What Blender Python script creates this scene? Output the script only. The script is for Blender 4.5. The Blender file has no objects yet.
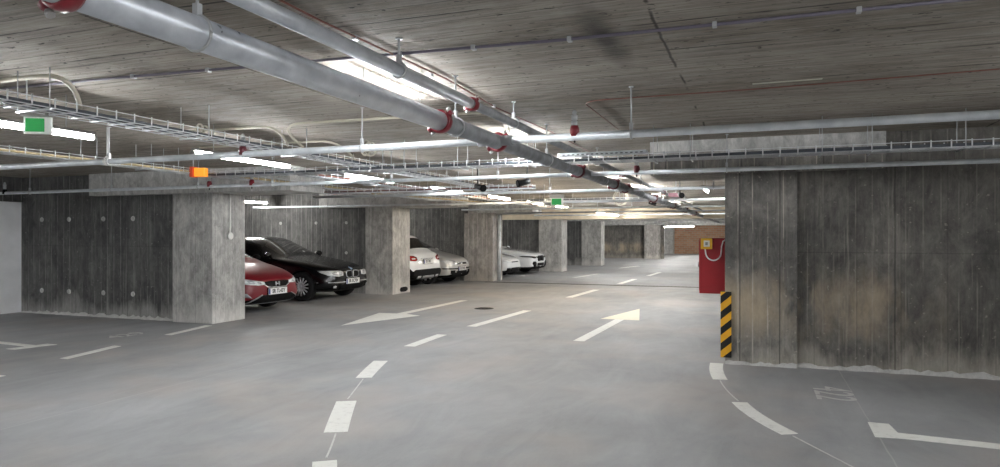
import bpy, bmesh, math, random
from mathutils import Vector, Matrix
from mathutils.bvhtree import BVHTree
PI = math.pi
R = math.radians
scene = bpy.context.scene
C = scene.collection
random.seed(7)

# ------------------------------------------------------------------ materials
def lin(c):
    return tuple(((v/255)/12.92 if v/255 <= .04045 else ((v/255+.055)/1.055)**2.4) for v in c)+(1,)

def new_mat(name):
    m = bpy.data.materials.new(name); m.use_nodes = True
    nt = m.node_tree
    return m, nt, nt.nodes['Principled BSDF']

def N(nt, t, **kw):
    n = nt.nodes.new(t)
    for k, v in kw.items():
        setattr(n, k, v)
    return n

def ramp(nt, src, p0, p1, c0=0.0, c1=1.0):
    r = N(nt, 'ShaderNodeMapRange')
    r.inputs['From Min'].default_value = p0; r.inputs['From Max'].default_value = p1
    r.inputs['To Min'].default_value = c0; r.inputs['To Max'].default_value = c1
    nt.links.new(src, r.inputs['Value'])
    return r.outputs['Result']

def noise(nt, scale_vec, scale=1.0, detail=5, rough=.6, dist=0.0, offset=(0, 0, 0)):
    g = N(nt, 'ShaderNodeNewGeometry')
    mp = N(nt, 'ShaderNodeMapping')
    mp.inputs['Scale'].default_value = scale_vec
    mp.inputs['Location'].default_value = offset
    nt.links.new(g.outputs['Position'], mp.inputs['Vector'])
    n = N(nt, 'ShaderNodeTexNoise')
    n.inputs['Scale'].default_value = scale
    n.inputs['Detail'].default_value = detail
    n.inputs['Roughness'].default_value = rough
    n.inputs['Distortion'].default_value = dist
    nt.links.new(mp.outputs['Vector'], n.inputs['Vector'])
    return n.outputs['Fac']

def mix(nt, fac, a, b, mode='MIX'):
    m = N(nt, 'ShaderNodeMix', data_type='RGBA', blend_type=mode)
    for idx, v in ((0, fac), (6, a), (7, b)):
        s = m.inputs[idx]
        if isinstance(v, (int, float)): s.default_value = v
        elif isinstance(v, tuple): s.default_value = v
        else: nt.links.new(v, s)
    return m.outputs[2]

def math_(nt, op, a, b=0.0, c=None):
    m = N(nt, 'ShaderNodeMath', operation=op)
    for i, v in enumerate((a, b) if c is None else (a, b, c)):
        if isinstance(v, (int, float)): m.inputs[i].default_value = v
        else: nt.links.new(v, m.inputs[i])
    return m.outputs[0]

def axis(nt, k):
    g = N(nt, 'ShaderNodeNewGeometry'); s = N(nt, 'ShaderNodeSeparateXYZ')
    nt.links.new(g.outputs['Position'], s.inputs[0])
    return s.outputs[k]

def bump(nt, b, h, strength=.3, dist=.01):
    n = N(nt, 'ShaderNodeBump'); n.inputs['Strength'].default_value = strength; n.inputs['Distance'].default_value = dist
    nt.links.new(h, n.inputs['Height']); nt.links.new(n.outputs['Normal'], b.inputs['Normal'])

def joint(nt, coord, period, width, wob=None, wamp=.02, off=0.0):
    """1 on thin lines every `period` along coord"""
    v = coord
    if wob is not None:
        v = math_(nt, 'ADD', v, math_(nt, 'MULTIPLY', wob, wamp))
    v = math_(nt, 'ADD', v, off)
    f = math_(nt, 'FRACT', math_(nt, 'DIVIDE', v, period))
    d = math_(nt, 'ABSOLUTE', math_(nt, 'SUBTRACT', f, .5))
    return ramp(nt, d, .5-width/period, .5-width/period*.3)

def plain(name, rgb, rough=.5, metal=0.0, var=.12, vscale=12, emit=None, strength=0, coat=0.0):
    m, nt, b = new_mat(name)
    c = lin(rgb)
    f = noise(nt, (1, 1, 1), vscale, 3)
    f = ramp(nt, f, .3, .7)
    col = mix(nt, f, tuple(v*(1-var) for v in c[:3])+(1,), tuple(min(1, v*(1+var)) for v in c[:3])+(1,))
    nt.links.new(col, b.inputs['Base Color'])
    b.inputs['Roughness'].default_value = rough; b.inputs['Metallic'].default_value = metal
    if coat:
        b.inputs['Coat Weight'].default_value = coat; b.inputs['Coat Roughness'].default_value = .03
    if emit:
        b.inputs['Emission Color'].default_value = lin(emit); b.inputs['Emission Strength'].default_value = strength
    return m

def wall_concrete(name, dark, mid, light, axis_v='z', streak=.55, horiz=True, period=1.25, low_pale=0.0, lines=.45, band=0.0):
    m, nt, b = new_mat(name)
    blot = ramp(nt, noise(nt, (1, 1, .7), 1.3, 8, .72, .6), .36, .64)
    base = mix(nt, blot, lin(dark), lin(mid))
    mot = noise(nt, (1, 1, .6), 7, 8, .75, .5, (2, 9, 5))
    base = mix(nt, .8, base, mix(nt, ramp(nt, mot, .32, .68), (.5, .5, .5, 1), (1.5, 1.5, 1.5, 1)), 'MULTIPLY')
    st = ramp(nt, noise(nt, (5, 5, .28), 1.5, 8, .7, .35), .53, .74)
    st2 = ramp(nt, noise(nt, (14, 14, .35), 1.1, 6, .7, .2, (3, 7, 1)), .6, .7)
    patchy = ramp(nt, noise(nt, (1.3, 1.3, .9), 1.2, 4, .6, 0, (6, 2, 8)), .38, .62, .15, 1)
    s = math_(nt, 'MAXIMUM', math_(nt, 'MULTIPLY', st, .75), math_(nt, 'MULTIPLY', st2, .9))
    s = math_(nt, 'MULTIPLY', math_(nt, 'MULTIPLY', s, patchy), streak*1.25)
    col = mix(nt, s, base, lin(light))
    dk = ramp(nt, noise(nt, (7, 7, .5), 1.2, 6, .7, .3, (13, 1, 6)), .56, .72)
    col = mix(nt, math_(nt, 'MULTIPLY', dk, .4), col, mix(nt, .45, (0, 0, 0, 1), lin(dark)))
    # irregular paler band rising from the floor
    z = axis(nt, 2)
    edge = math_(nt, 'ADD', z, math_(nt, 'MULTIPLY', noise(nt, (2.2, 2.2, .6), 1.0, 5, .7, 0, (9, 2, 4)), -1.15))
    lowf = ramp(nt, edge, -.28, -.52)
    col = mix(nt, math_(nt, 'MULTIPLY', lowf, .55+low_pale), col, lin(light))
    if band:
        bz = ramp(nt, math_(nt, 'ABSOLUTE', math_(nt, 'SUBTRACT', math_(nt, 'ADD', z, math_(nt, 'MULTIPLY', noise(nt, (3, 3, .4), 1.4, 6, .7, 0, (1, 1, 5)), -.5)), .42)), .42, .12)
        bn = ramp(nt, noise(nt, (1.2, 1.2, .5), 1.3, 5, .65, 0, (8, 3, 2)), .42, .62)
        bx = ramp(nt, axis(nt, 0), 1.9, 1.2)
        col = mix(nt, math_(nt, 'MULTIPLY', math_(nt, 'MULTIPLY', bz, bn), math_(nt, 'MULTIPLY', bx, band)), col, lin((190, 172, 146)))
    hx = math_(nt, 'ADD', axis(nt, 0), math_(nt, 'MULTIPLY', axis(nt, 1), .93))
    wv = noise(nt, (2, 2, .3), 1.5, 4, .6, 0, (5, 5, 5))
    lmask = ramp(nt, noise(nt, (2.5, 2.5, .8), 1.6, 5, .7, 0, (17, 4, 9)), .42, .58)
    lj = joint(nt, hx, .155, .009, wv, .03, .05)
    lk = joint(nt, hx, .41, .008, wv, .015, .13)
    col = mix(nt, math_(nt, 'MULTIPLY', math_(nt, 'MULTIPLY', lj, lmask), lines), col, lin(light))
    col = mix(nt, math_(nt, 'MULTIPLY', lk, lines*1.1), col, mix(nt, .5, (0, 0, 0, 1), lin(dark)))
    grain = noise(nt, (30, 30, 9), 1.4, 6, .75)
    col = mix(nt, .35, col, mix(nt, grain, (.2, .2, .2, 1), (1.7, 1.7, 1.7, 1)), 'MULTIPLY')
    speck = ramp(nt, noise(nt, (1, 1, 1), 26, 2, .5), .68, .74)
    col = mix(nt, math_(nt, 'MULTIPLY', speck, .35), col, lin(light))
    if horiz:
        w = noise(nt, (1, 1, 1), 3, 2)
        xx = math_(nt, 'ADD', axis(nt, 0), axis(nt, 1))
        j = joint(nt, xx, period, .012, w, .02, .2)
        jz = joint(nt, z, 1.35, .006, w, .015, .1)
        col = mix(nt, math_(nt, 'MULTIPLY', math_(nt, 'MAXIMUM', j, math_(nt, 'MULTIPLY', jz, .6)), .5), col, lin((28, 27, 26)))
    nt.links.new(col, b.inputs['Base Color'])
    b.inputs['Roughness'].default_value = .82
    bump(nt, b, grain, .35, .01)
    return m

def ceiling_concrete(name):
    m, nt, b = new_mat(name)
    y = axis(nt, 1); x = axis(nt, 0)
    big = ramp(nt, noise(nt, (.5, .9, 1), .8, 4), .35, .65)
    base = mix(nt, big, lin((128, 119, 108)), lin((168, 160, 150)))
    grain = noise(nt, (1.3, 32, 1), 1.2, 8, .76, .4)
    gr = ramp(nt, grain, .28, .72)
    col = mix(nt, .75, base, mix(nt, gr, (.12, .11, .10, 1), (1.62, 1.62, 1.62, 1)), 'MULTIPLY')
    blot = ramp(nt, noise(nt, (2.5, 7, 1), 1.5, 6, .7, 0, (4, 4, 0)), .45, .66)
    col = mix(nt, math_(nt, 'MULTIPLY', blot, .42), col, lin((182, 178, 168)))
    dk = ramp(nt, noise(nt, (1.2, 3.5, 1), 1.9, 6, .75, 0, (14, 8, 0)), .56, .74)
    col = mix(nt, math_(nt, 'MULTIPLY', dk, .5), col, lin((58, 52, 46)))
    w = noise(nt, (1, 1, 1), 1.3, 4, .6)
    j1 = joint(nt, y, .52, .011, w, .05, .1)
    j2 = joint(nt, y, .26, .006, w, .05)
    keep = ramp(nt, noise(nt, (1.5, 3, 1), 1.3, 3, .6, 0, (7, 1, 0)), .42, .55)
    j = math_(nt, 'MAXIMUM', math_(nt, 'MULTIPLY', math_(nt, 'MULTIPLY', j1, keep), .9), math_(nt, 'MULTIPLY', j2, .6))
    # cross joints between formwork panels
    jx = joint(nt, x, 2.6, .012, w, .06, .45)
    keepx = ramp(nt, noise(nt, (.6, 1.1, 1), 1.1, 2, .6, 0, (2, 5, 0)), .48, .52)
    j = math_(nt, 'MAXIMUM', j, math_(nt, 'MULTIPLY', jx, math_(nt, 'MULTIPLY', keepx, .8)))
    col = mix(nt, j, col, lin((38, 34, 30)))
    pit = ramp(nt, noise(nt, (1, 2, 1), 17, 2, .5, 0, (1, 1, 1)), .67, .71)
    col = mix(nt, math_(nt, 'MULTIPLY', pit, .85), col, lin((40, 37, 34)))
    # the old oil-dark leak stain with a shape of its own
    dx = math_(nt, 'MULTIPLY', math_(nt, 'ADD', x, .78), 9.0)
    dy = math_(nt, 'MULTIPLY', math_(nt, 'ADD', y, -3.7), 1.5)
    dd = math_(nt, 'SQRT', math_(nt, 'ADD', math_(nt, 'MULTIPLY', dx, dx), math_(nt, 'MULTIPLY', dy, dy)))
    dd = math_(nt, 'ADD', dd, math_(nt, 'MULTIPLY', noise(nt, (1, 1, 1), 9, 4), .9))
    st = ramp(nt, dd, 1.6, .6)
    col = mix(nt, math_(nt, 'MULTIPLY', st, .8), col, lin((52, 49, 47)))
    nt.links.new(col, b.inputs['Base Color'])
    b.inputs['Roughness'].default_value = .85
    bump(nt, b, math_(nt, 'SUBTRACT', math_(nt, 'MULTIPLY', grain, .5), j), .4, .012)
    return m

def floor_concrete(name):
    m, nt, b = new_mat(name)
    y = axis(nt, 1); x = axis(nt, 0)
    big = ramp(nt, noise(nt, (1, 1, 1), .45, 6, .6), .35, .65)
    base = mix(nt, big, lin((144, 145, 145)), lin((164, 165, 166)))
    br = ramp(nt, noise(nt, (1.6, .5, 1), 1.4, 6, .7, .8), .3, .7)
    col = mix(nt, .6, base, mix(nt, br, (.74, .74, .74, 1), (1.16, 1.16, 1.16, 1)), 'MULTIPLY')
    sw = ramp(nt, noise(nt, (1, 1, 1), 1.7, 7, .7, 1.5, (5, 5, 0)), .35, .7)
    col = mix(nt, .35, col, mix(nt, sw, (.72, .73, .74, 1), (1.14, 1.13, 1.12, 1)), 'MULTIPLY')
    warm = ramp(nt, noise(nt, (1, 1, 1), .7, 3, .6, 0, (11, 3, 0)), .48, .66)
    col = mix(nt, math_(nt, 'MULTIPLY', warm, .3), col, lin((182, 168, 156)))
    # older, greyer pour beyond the gutter and darker tyre-worn bays at the far left and right
    far = ramp(nt, y, 19.45, 19.55)
    col = mix(nt, math_(nt, 'MULTIPLY', far, .35), col, lin((128, 131, 134)))
    spk = ramp(nt, noise(nt, (1, 1, 1), 45, 3, .6), .6, .72)
    col = mix(nt, math_(nt, 'MULTIPLY', spk, .22), col, lin((118, 116, 112)))
    w = noise(nt, (1, 1, 1), 2, 2)
    jj = joint(nt, math_(nt, 'ADD', x, math_(nt, 'MULTIPLY', w, .03)), 6.0, .008, None, 0, 5.18)
    col = mix(nt, math_(nt, 'MULTIPLY', jj, .35), col, lin((196, 195, 190)))
    nt.links.new(col, b.inputs['Base Color'])
    rr = ramp(nt, sw, 0, 1, .48, .72)
    nt.links.new(rr, b.inputs['Roughness'])
    b.inputs['Specular IOR Level'].default_value = .4
    bump(nt, b, noise(nt, (1, 1, 1), 60, 4), .12, .003)
    return m

def brick_mat(name):
    m, nt, b = new_mat(name)
    g = N(nt, 'ShaderNodeNewGeometry'); mp = N(nt, 'ShaderNodeMapping')
    mp.inputs['Rotation'].default_value = (R(90), 0, 0)
    nt.links.new(g.outputs['Position'], mp.inputs['Vector'])
    t = N(nt, 'ShaderNodeTexBrick')
    t.inputs['Color1'].default_value = lin((202, 160, 130)); t.inputs['Color2'].default_value = lin((184, 138, 108))
    t.inputs['Mortar'].default_value = lin((186, 172, 156)); t.inputs['Scale'].default_value = 1.0
    t.inputs['Brick Width'].default_value = .4; t.inputs['Row Height'].default_value = .16; t.inputs['Mortar Size'].default_value = .02
    nt.links.new(mp.outputs['Vector'], t.inputs['Vector'])
    nt.links.new(t.outputs['Color'], b.inputs['Base Color']); b.inputs['Roughness'].default_value = .85
    return m

def galv_mat(name, c0, c1, rough=.42, metal=.75):
    m, nt, b = new_mat(name)
    f = ramp(nt, noise(nt, (1, 1, 1), 7, 4, .55), .3, .7)
    f2 = ramp(nt, noise(nt, (1, 1, 1), 55, 2, .5), .4, .6)
    col = mix(nt, f, lin(c0), lin(c1))
    nt.links.new(col, b.inputs['Base Color'])
    nt.links.new(ramp(nt, f, 0, 1, rough-.03, rough+.12), b.inputs['Roughness'])
    b.inputs['Metallic'].default_value = metal
    return m

def paint_mat(name, rgb, wear=.35):
    m, nt, b = new_mat(name)
    f = ramp(nt, noise(nt, (1, 1, 1), 14, 6, .7), .52, .72)
    col = mix(nt, math_(nt, 'MULTIPLY', f, wear), lin(rgb), lin((160, 156, 150)))
    nt.links.new(col, b.inputs['Base Color']); b.inputs['Roughness'].default_value = .6
    return m

M = {}
TUBE = 46
M['wall_dark'] = wall_concrete('dark_concrete', (70, 70, 70), (102, 101, 99), (184, 182, 178), streak=.5)
M['wall_right'] = wall_concrete('right_concrete', (82, 80, 77), (118, 114, 108), (186, 180, 168), streak=.5, low_pale=.0, lines=.26, band=.75, period=2.4)
M['column'] = wall_concrete('column_concrete', (142, 141, 138), (180, 178, 174), (222, 220, 215), streak=.5, horiz=False, lines=.3)
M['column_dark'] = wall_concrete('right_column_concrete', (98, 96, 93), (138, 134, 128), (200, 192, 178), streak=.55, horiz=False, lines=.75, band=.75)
M['column_warm'] = wall_concrete('warm_concrete', (132, 129, 127), (168, 163, 158), (222, 217, 208), streak=.8, horiz=False, lines=.6)
M['head'] = wall_concrete('head_concrete', (172, 171, 168), (194, 193, 190), (214, 213, 211), streak=.15, horiz=False, lines=.0)
M['white_wall'] = plain('whitewashed_wall', (236, 237, 238), .8, 0, .06, 3)
M['beam_warm'] = plain('beige_beam_concrete', (206, 192, 168), .85, 0, .12, 4)
M['ceiling'] = ceiling_concrete('formwork_ceiling')
M['floor'] = floor_concrete('floor_concrete')
M['brick'] = brick_mat('orange_brick')
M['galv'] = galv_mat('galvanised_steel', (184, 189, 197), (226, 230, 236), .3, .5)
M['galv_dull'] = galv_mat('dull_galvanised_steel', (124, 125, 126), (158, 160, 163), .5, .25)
M['pipe_light'] = galv_mat('bright_galvanised_steel', (190, 196, 201), (226, 230, 233), .42, .3)
M['zinc'] = plain('zinc_rod', (190, 192, 194), .4, .5, .05)
M['wire'] = plain('zinc_wire', (222, 224, 226), .4, .15, .05)
M['wire_dark'] = plain('dark_cable_sheath', (74, 78, 84), .6, 0, .2, 20)  # dark blue-grey cable sheath
M['cable_blue'] = plain('blue_grey_cable', (98, 106, 118), .55, 0, .2, 20)
M['cable_yellow'] = plain('cream_cable', (196, 178, 138), .55, 0, .15, 20)
M['cable_red'] = plain('orange_red_cable', (116, 70, 58), .5, 0, .1, 20)
M['coupling'] = plain('red_coupling', (126, 20, 36), .35, 0, .1, 20, coat=.4)
M['coupling_dark'] = plain('dark_red_coupling', (84, 24, 34), .4, 0, .1, 20)
M['bolt'] = plain('steel_bolt', (190, 188, 186), .3, .8)
M['conduit'] = plain('beige_conduit', (186, 180, 164), .5, 0, .08)
M['conduit_dark'] = plain('violet_grey_conduit', (104, 98, 112), .45, 0, .1)
M['white_plastic'] = plain('white_plastic', (226, 226, 222), .45, 0, .03)
M['grey_plastic'] = plain('grey_plastic', (150, 148, 144), .5, 0, .05)
M['black_plastic'] = plain('black_plastic', (20, 20, 22), .5, 0, .1)
M['tube'] = plain('fluorescent_tube', (250, 250, 245), .4, 0, .0, 5, emit=(246, 249, 252), strength=TUBE)
M['tube_warm'] = plain('warm_fluorescent_tube', (250, 245, 230), .4, 0, .0, 5, emit=(255, 236, 208), strength=TUBE)
M['tube_far'] = plain('bright_far_tube', (250, 250, 245), .4, 0, .0, 5, emit=(250, 249, 246), strength=TUBE*2.0)
M['green'] = plain('green_exit_panel', (22, 132, 62), .4, 0, .06, 10, emit=(14, 110, 44), strength=.12)
M['orange_lamp'] = plain('orange_lit_lens', (246, 150, 50), .3, 0, .05, 10, emit=(255, 150, 40), strength=.25)
M['orange_red'] = plain('orange_red_housing', (214, 70, 30), .4)
M['cabinet_red'] = plain('cabinet_red_paint', (150, 26, 34), .4, 0, .08, 6)
M['yellow'] = plain('yellow_plastic', (226, 176, 40), .45, 0, .05)
M['hazard_black'] = plain('black_foam', (22, 22, 22), .7, 0, .1)
M['hazard_yellow'] = plain('yellow_foam', (236, 174, 34), .6, 0, .05)
M['paint'] = paint_mat('white_road_paint', (226, 226, 220), .45)
M['paint_cream'] = paint_mat('cream_road_paint', (226, 219, 198), .3)
M['paint_faded'] = paint_mat('faded_road_paint', (196, 196, 192), .8)
M['iron'] = plain('cast_iron', (54, 50, 46), .6, .6)
M['gutter'] = plain('gutter_iron', (92, 88, 84), .7, .2)
M['rubber'] = plain('tyre_rubber', (20, 20, 21), .85, 0, .1)
M['alloy'] = plain('alloy_rim', (206, 208, 212), .3, .35, .04)
M['glass_dark'] = plain('tinted_glass', (10, 12, 14), .06, 0, .0, coat=1)
M['chrome'] = plain('chrome', (222, 224, 228), .22, .55, .0)
M['lens'] = plain('headlamp_glass', (224, 227, 230), .15, .15, .2, 30, coat=1)
M['lens_dark'] = plain('dark_headlamp', (30, 31, 34), .1, .2, .3, 30, coat=1)
M['lens_red'] = plain('red_tail_lens', (150, 12, 20), .15, 0, .1, coat=1)
M['lens_orange'] = plain('amber_lens', (214, 120, 40), .2)
M['trim_black'] = plain('black_trim', (9, 9, 10), .6)
M['trim_black'].node_tree.nodes['Principled BSDF'].inputs['Specular IOR Level'].default_value = .12
M['skid'] = plain('silver_skid', (150, 152, 154), .4, .6)
M['plate'] = plain('plate_white', (226, 227, 226), .4, 0, .0)
M['plate_ink'] = plain('plate_black_ink', (20, 20, 22), .5)
M['plate_blue'] = plain('plate_blue_band', (20, 50, 140), .4)
M['blue_badge'] = plain('blue_white_badge', (150, 170, 200), .2, .3)
M['stain_white'] = paint_mat('white_spray_paint', (206, 206, 190), .5)

# ------------------------------------------------------------------ mesh helpers
def link(o, parent=None):
    C.objects.link(o)
    if parent is not None: o.parent = parent
    return o

def obj(name, bm, m, parent=None, smooth=False, mats=None):
    me = bpy.data.meshes.new(name)
    bm.normal_update(); bm.to_mesh(me); bm.free()
    for mm in (mats or [m]):
        me.materials.append(M[mm] if isinstance(mm, str) else mm)
    if smooth:
        for p in me.polygons: p.use_smooth = True
    return link(bpy.data.objects.new(name, me), parent)

def thing(name, label, cat, loc=(0, 0, 0), group=None):
    o = bpy.data.objects.new(name, None); C.objects.link(o)
    o.empty_display_size = .2
    o.location = loc
    o['label'] = label; o['category'] = cat
    if group: o['group'] = group
    return o

def tag(o, label, cat, group=None):
    o['label'] = label; o['category'] = cat
    if group: o['group'] = group
    return o

def struct(o, label=None):
    o['kind'] = 'structure'
    if label: o['label'] = label
    return o

def B(bm, x0, x1, y0, y1, z0, z1, bev=0.0, mi=0):
    b2 = bmesh.new() if bev else bm
    v = [b2.verts.new((x, y, z)) for x in (x0, x1) for y in (y0, y1) for z in (z0, z1)]
    fs = [(0, 1, 3, 2), (4, 6, 7, 5), (0, 4, 5, 1), (2, 3, 7, 6), (0, 2, 6, 4), (1, 5, 7, 3)]
    for f in fs:
        fc = b2.faces.new([v[i] for i in f]); fc.material_index = mi
    if bev:
        bmesh.ops.bevel(b2, geom=b2.edges[:], offset=bev, segments=2, affect='EDGES', profile=.6)
        for f in b2.faces: f.material_index = mi
        me = bpy.data.meshes.new('tmp'); b2.to_mesh(me); b2.free(); bm.from_mesh(me); bpy.data.meshes.remove(me)
    return bm

def tube(bm, pts, r, seg=10, caps=True, mi=0):
    """swept round tube through the points; r may be a list"""
    pts = [Vector(p) for p in pts]
    n = len(pts); rs = r if isinstance(r, (list, tuple)) else [r]*n
    tans = []
    for i in range(n):
        a = pts[max(i-1, 0)]; b = pts[min(i+1, n-1)]
        tans.append((b-a).normalized())
    up = Vector((0, 0, 1)) if abs(tans[0].z) < .9 else Vector((1, 0, 0))
    u = tans[0].cross(up).normalized()
    rings = []
    for i in range(n):
        t = tans[i]
        u = (u - t*u.dot(t)).normalized()
        w = t.cross(u)
        rings.append([bm.verts.new(pts[i]+(u*math.cos(2*PI*k/seg)+w*math.sin(2*PI*k/seg))*rs[i]) for k in range(seg)])
    for i in range(n-1):
        for k in range(seg):
            f = bm.faces.new((rings[i][k], rings[i][(k+1) % seg], rings[i+1][(k+1) % seg], rings[i+1][k])); f.material_index = mi; f.smooth = True
    if caps:
        bm.faces.new(rings[0][::-1]).material_index = mi; bm.faces.new(rings[-1]).material_index = mi
    return bm

def lathe(bm, prof, c, ax, seg=24, mi=0, closed=False):
    """profile [(dist along axis, radius)] revolved round axis through c"""
    ax = Vector(ax).normalized(); c = Vector(c)
    up = Vector((0, 0, 1)) if abs(ax.z) < .9 else Vector((1, 0, 0))
    u = ax.cross(up).normalized(); w = ax.cross(u)
    rings = [[bm.verts.new(c+ax*d+(u*math.cos(2*PI*k/seg)+w*math.sin(2*PI*k/seg))*max(r, 1e-4)) for k in range(seg)] for d, r in prof]
    m = len(rings)
    for i in range(m if closed else m-1):
        a, b = rings[i], rings[(i+1) % m]
        for k in range(seg):
            f = bm.faces.new((a[k], b[k], b[(k+1) % seg], a[(k+1) % seg])); f.material_index = mi; f.smooth = True
    if not closed:
        for rr, rv in ((rings[0], prof[0][1]), (rings[-1], prof[-1][1])):
            if rv > 1e-3:
                bm.faces.new(rr if rr is rings[0] else rr[::-1]).material_index = mi
    bmesh.ops.recalc_face_normals(bm, faces=bm.faces[:])
    return bm

def ring(bm, c, ax, r, wire, seg=20, mi=0):
    ax = Vector(ax).normalized(); c = Vector(c)
    up = Vector((0, 0, 1)) if abs(ax.z) < .9 else Vector((1, 0, 0))
    u = ax.cross(up).normalized(); w = ax.cross(u)
    pts = [c+(u*math.cos(2*PI*k/seg)+w*math.sin(2*PI*k/seg))*r for k in range(seg+1)]
    return tube(bm, pts, wire, 6, mi=mi)

def arc(p0, p1, p2, n=10):
    p0, p1, p2 = map(Vector, (p0, p1, p2))
    return [p0*(1-t)**2+p1*2*t*(1-t)+p2*t*t for t in [i/n for i in range(n+1)]]

def flat_poly(pts, z=.0, th=.003, mi=0, bm=None):
    bm = bm or bmesh.new()
    top = [bm.verts.new((x, y, z+th)) for x, y in pts]; bot = [bm.verts.new((x, y, z)) for x, y in pts]
    bm.faces.new(top); bm.faces.new(bot[::-1])
    n = len(pts)
    for i in range(n):
        bm.faces.new((top[i], bot[i], bot[(i+1) % n], top[(i+1) % n]))
    bmesh.ops.recalc_face_normals(bm, faces=bm.faces[:])
    return bm

def text_mesh(name, body, size, m, mat4, parent=None, ext=.001, spacing=1.0, bold=0.0):
    cu = bpy.data.curves.new(name+'_curve', 'FONT'); cu.body = body; cu.size = size; cu.extrude = ext
    cu.align_x = 'CENTER'; cu.align_y = 'CENTER'; cu.space_character = spacing; cu.offset = bold
    o = bpy.data.objects.new(name+'_tmp', cu); C.objects.link(o)
    bpy.context.view_layer.update()
    me = bpy.data.meshes.new_from_object(o.evaluated_get(bpy.context.evaluated_depsgraph_get()))
    bpy.data.objects.remove(o); bpy.data.curves.remove(cu)
    me.transform(mat4); me.materials.clear(); me.materials.append(M[m]); me.name = name
    return link(bpy.data.objects.new(name, me), parent)

# ------------------------------------------------------------------ camera
H = 1.42
F_PX = 680.0
YAW = math.atan(257/F_PX)
cam = bpy.data.cameras.new('camera'); camo = bpy.data.objects.new('camera', cam); C.objects.link(camo)
cam.sensor_width = 36; cam.lens = F_PX/1000*36; cam.clip_start = .05; cam.clip_end = 300
cam.shift_y = 2.5/1000
camo.location = (0, 0, H); camo.rotation_euler = (R(90), 0, YAW)
scene.camera = camo

# ------------------------------------------------------------------ the setting
ZC = 2.5      # slab soffit
ZB = 2.12     # beam / column head soffit
bm = bmesh.new(); B(bm, -16, 9, -14, 62, -.3, 0)
struct(obj('floor', bm, 'floor'), 'smooth pale grey concrete garage floor')
bm = bmesh.new(); B(bm, -16, 9, -14, 62, ZC, ZC+.3)
struct(obj('ceiling', bm, 'ceiling'), 'board-marked concrete slab ceiling')

def wall(name, x0, x1, y0, y1, m, z1=ZC, z0=0, label=None):
    bm = bmesh.new(); B(bm, x0, x1, y0, y1, z0, z1)
    return struct(obj(name, bm, m), label)

wall('wall_left', -13.85, -12.85, -14, 8.74, 'white_wall', label='whitewashed side wall')
wall('wall_left.001', -13.85, -13.55, 8.8, 62, 'wall_dark')
wall('wall_back', -16, 9, -14.3, -14, 'wall_dark')
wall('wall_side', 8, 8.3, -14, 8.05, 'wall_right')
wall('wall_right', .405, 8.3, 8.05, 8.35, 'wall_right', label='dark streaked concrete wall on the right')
wall('wall_far', -13.85, 9, 56, 56.3, 'brick', label='orange brick end wall')
wall('wall_outer', 7.0, 7.3, 8.35, 62, 'wall_dark')

# left-hand columns and the bay walls behind them
cols = [(-8.2, 8.6, 9.35, 'column'), (-8.22, 14.42, 15.3, 'column'), (-7.72, 19.78, 20.65, 'column_warm'),
        (-7.25, 26.1, 26.95, 'column'), (-6.95, 32.0, 32.8, 'column')]
for i, (xr, y0, y1, m) in enumerate(cols):
    wd = (.84, .76, .98, .95, .95)[i]
    bm = bmesh.new(); B(bm, xr-wd, xr, y0, y1, 0, ZB+.02, .012)
    struct(obj('concrete_column', bm, m))
    wall('wall_partition', -13.6, xr-wd+.02, y0+.12, y0+.34, 'wall_dark')
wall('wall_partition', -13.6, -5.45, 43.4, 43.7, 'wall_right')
bm = bmesh.new(); B(bm, -6.6, -5.65, 43.0, 45.0, 0, ZB+.02, .012); struct(obj('concrete_column', bm, 'column_warm'))
# grey end panel beside the brick wall
wall('wall_far.001', -7.6, -6.2, 55.3, 56, 'head')
# column heads / beams over the column lines
def beam(x0, x1, y0, y1, m, z0=ZB, z1=ZC):
    bm = bmesh.new(); B(bm, x0, x1, y0, y1, z0, z1+.01)
    return struct(obj('ceiling_beam', bm, m))
beam(-10.9, -6.65, 8.56, 9.45, 'head')
beam(-10.3, -6.65, 14.38, 15.4, 'head')
beam(-13.5, -6.5, 20.05, 21.0, 'head')
beam(-13.5, 7.0, 26.05, 26.95, 'beam_warm', 2.08)
beam(-13.5, 7.0, 37.5, 38.3, 'head', 2.1)
beam(-13.5, 7.0, 31.9, 32.8, 'head', 2.14)
beam(-13.5, 7.0, 43.0, 44.8, 'head', 2.1)
beam(-12.9, -12.78, -14, 8.7, 'wall_dark', 2.05)
beam(-1.15, 1.24, 7.93, 8.9, 'head', 2.3)
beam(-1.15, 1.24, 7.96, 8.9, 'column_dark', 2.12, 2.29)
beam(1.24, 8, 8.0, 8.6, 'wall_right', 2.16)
# right column and those behind it
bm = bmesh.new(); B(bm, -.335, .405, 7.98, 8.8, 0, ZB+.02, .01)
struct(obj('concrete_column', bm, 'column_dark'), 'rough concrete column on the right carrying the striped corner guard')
for y0 in (14.4, 20.2, 26.1, 32.0, 43.0):
    bm = bmesh.new(); B(bm, .1, .9, y0, y0+.85, 0, ZB+.02, .012); struct(obj('concrete_column', bm, 'column'))
# form-tie plugs on the dark wall at the left
def plugs(parent, pts, r=.035, m='head'):
    for (x, y, z) in pts:
        bm = bmesh.new(); lathe(bm, [(0, r), (.012, r*.9), (.014, r*.5)], (x, y, z), (0, -1, 0), 14)
        obj('tie_plug', bm, m, parent)
w0 = [o for o in C.objects if o.name.startswith('wall_partition')][0]
plugs(w0, [(x, 8.72, z) for x in (-12.3, -11.6, -10.75, -10.05) for z in (.42, 1.72)], .045)
w1 = [o for o in C.objects if o.name.startswith('wall_partition')][1]
plugs(w1, [(x, 14.54, z) for x in (-11.6, -10.5, -9.6) for z in (1.0, 1.75)], .04)
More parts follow.
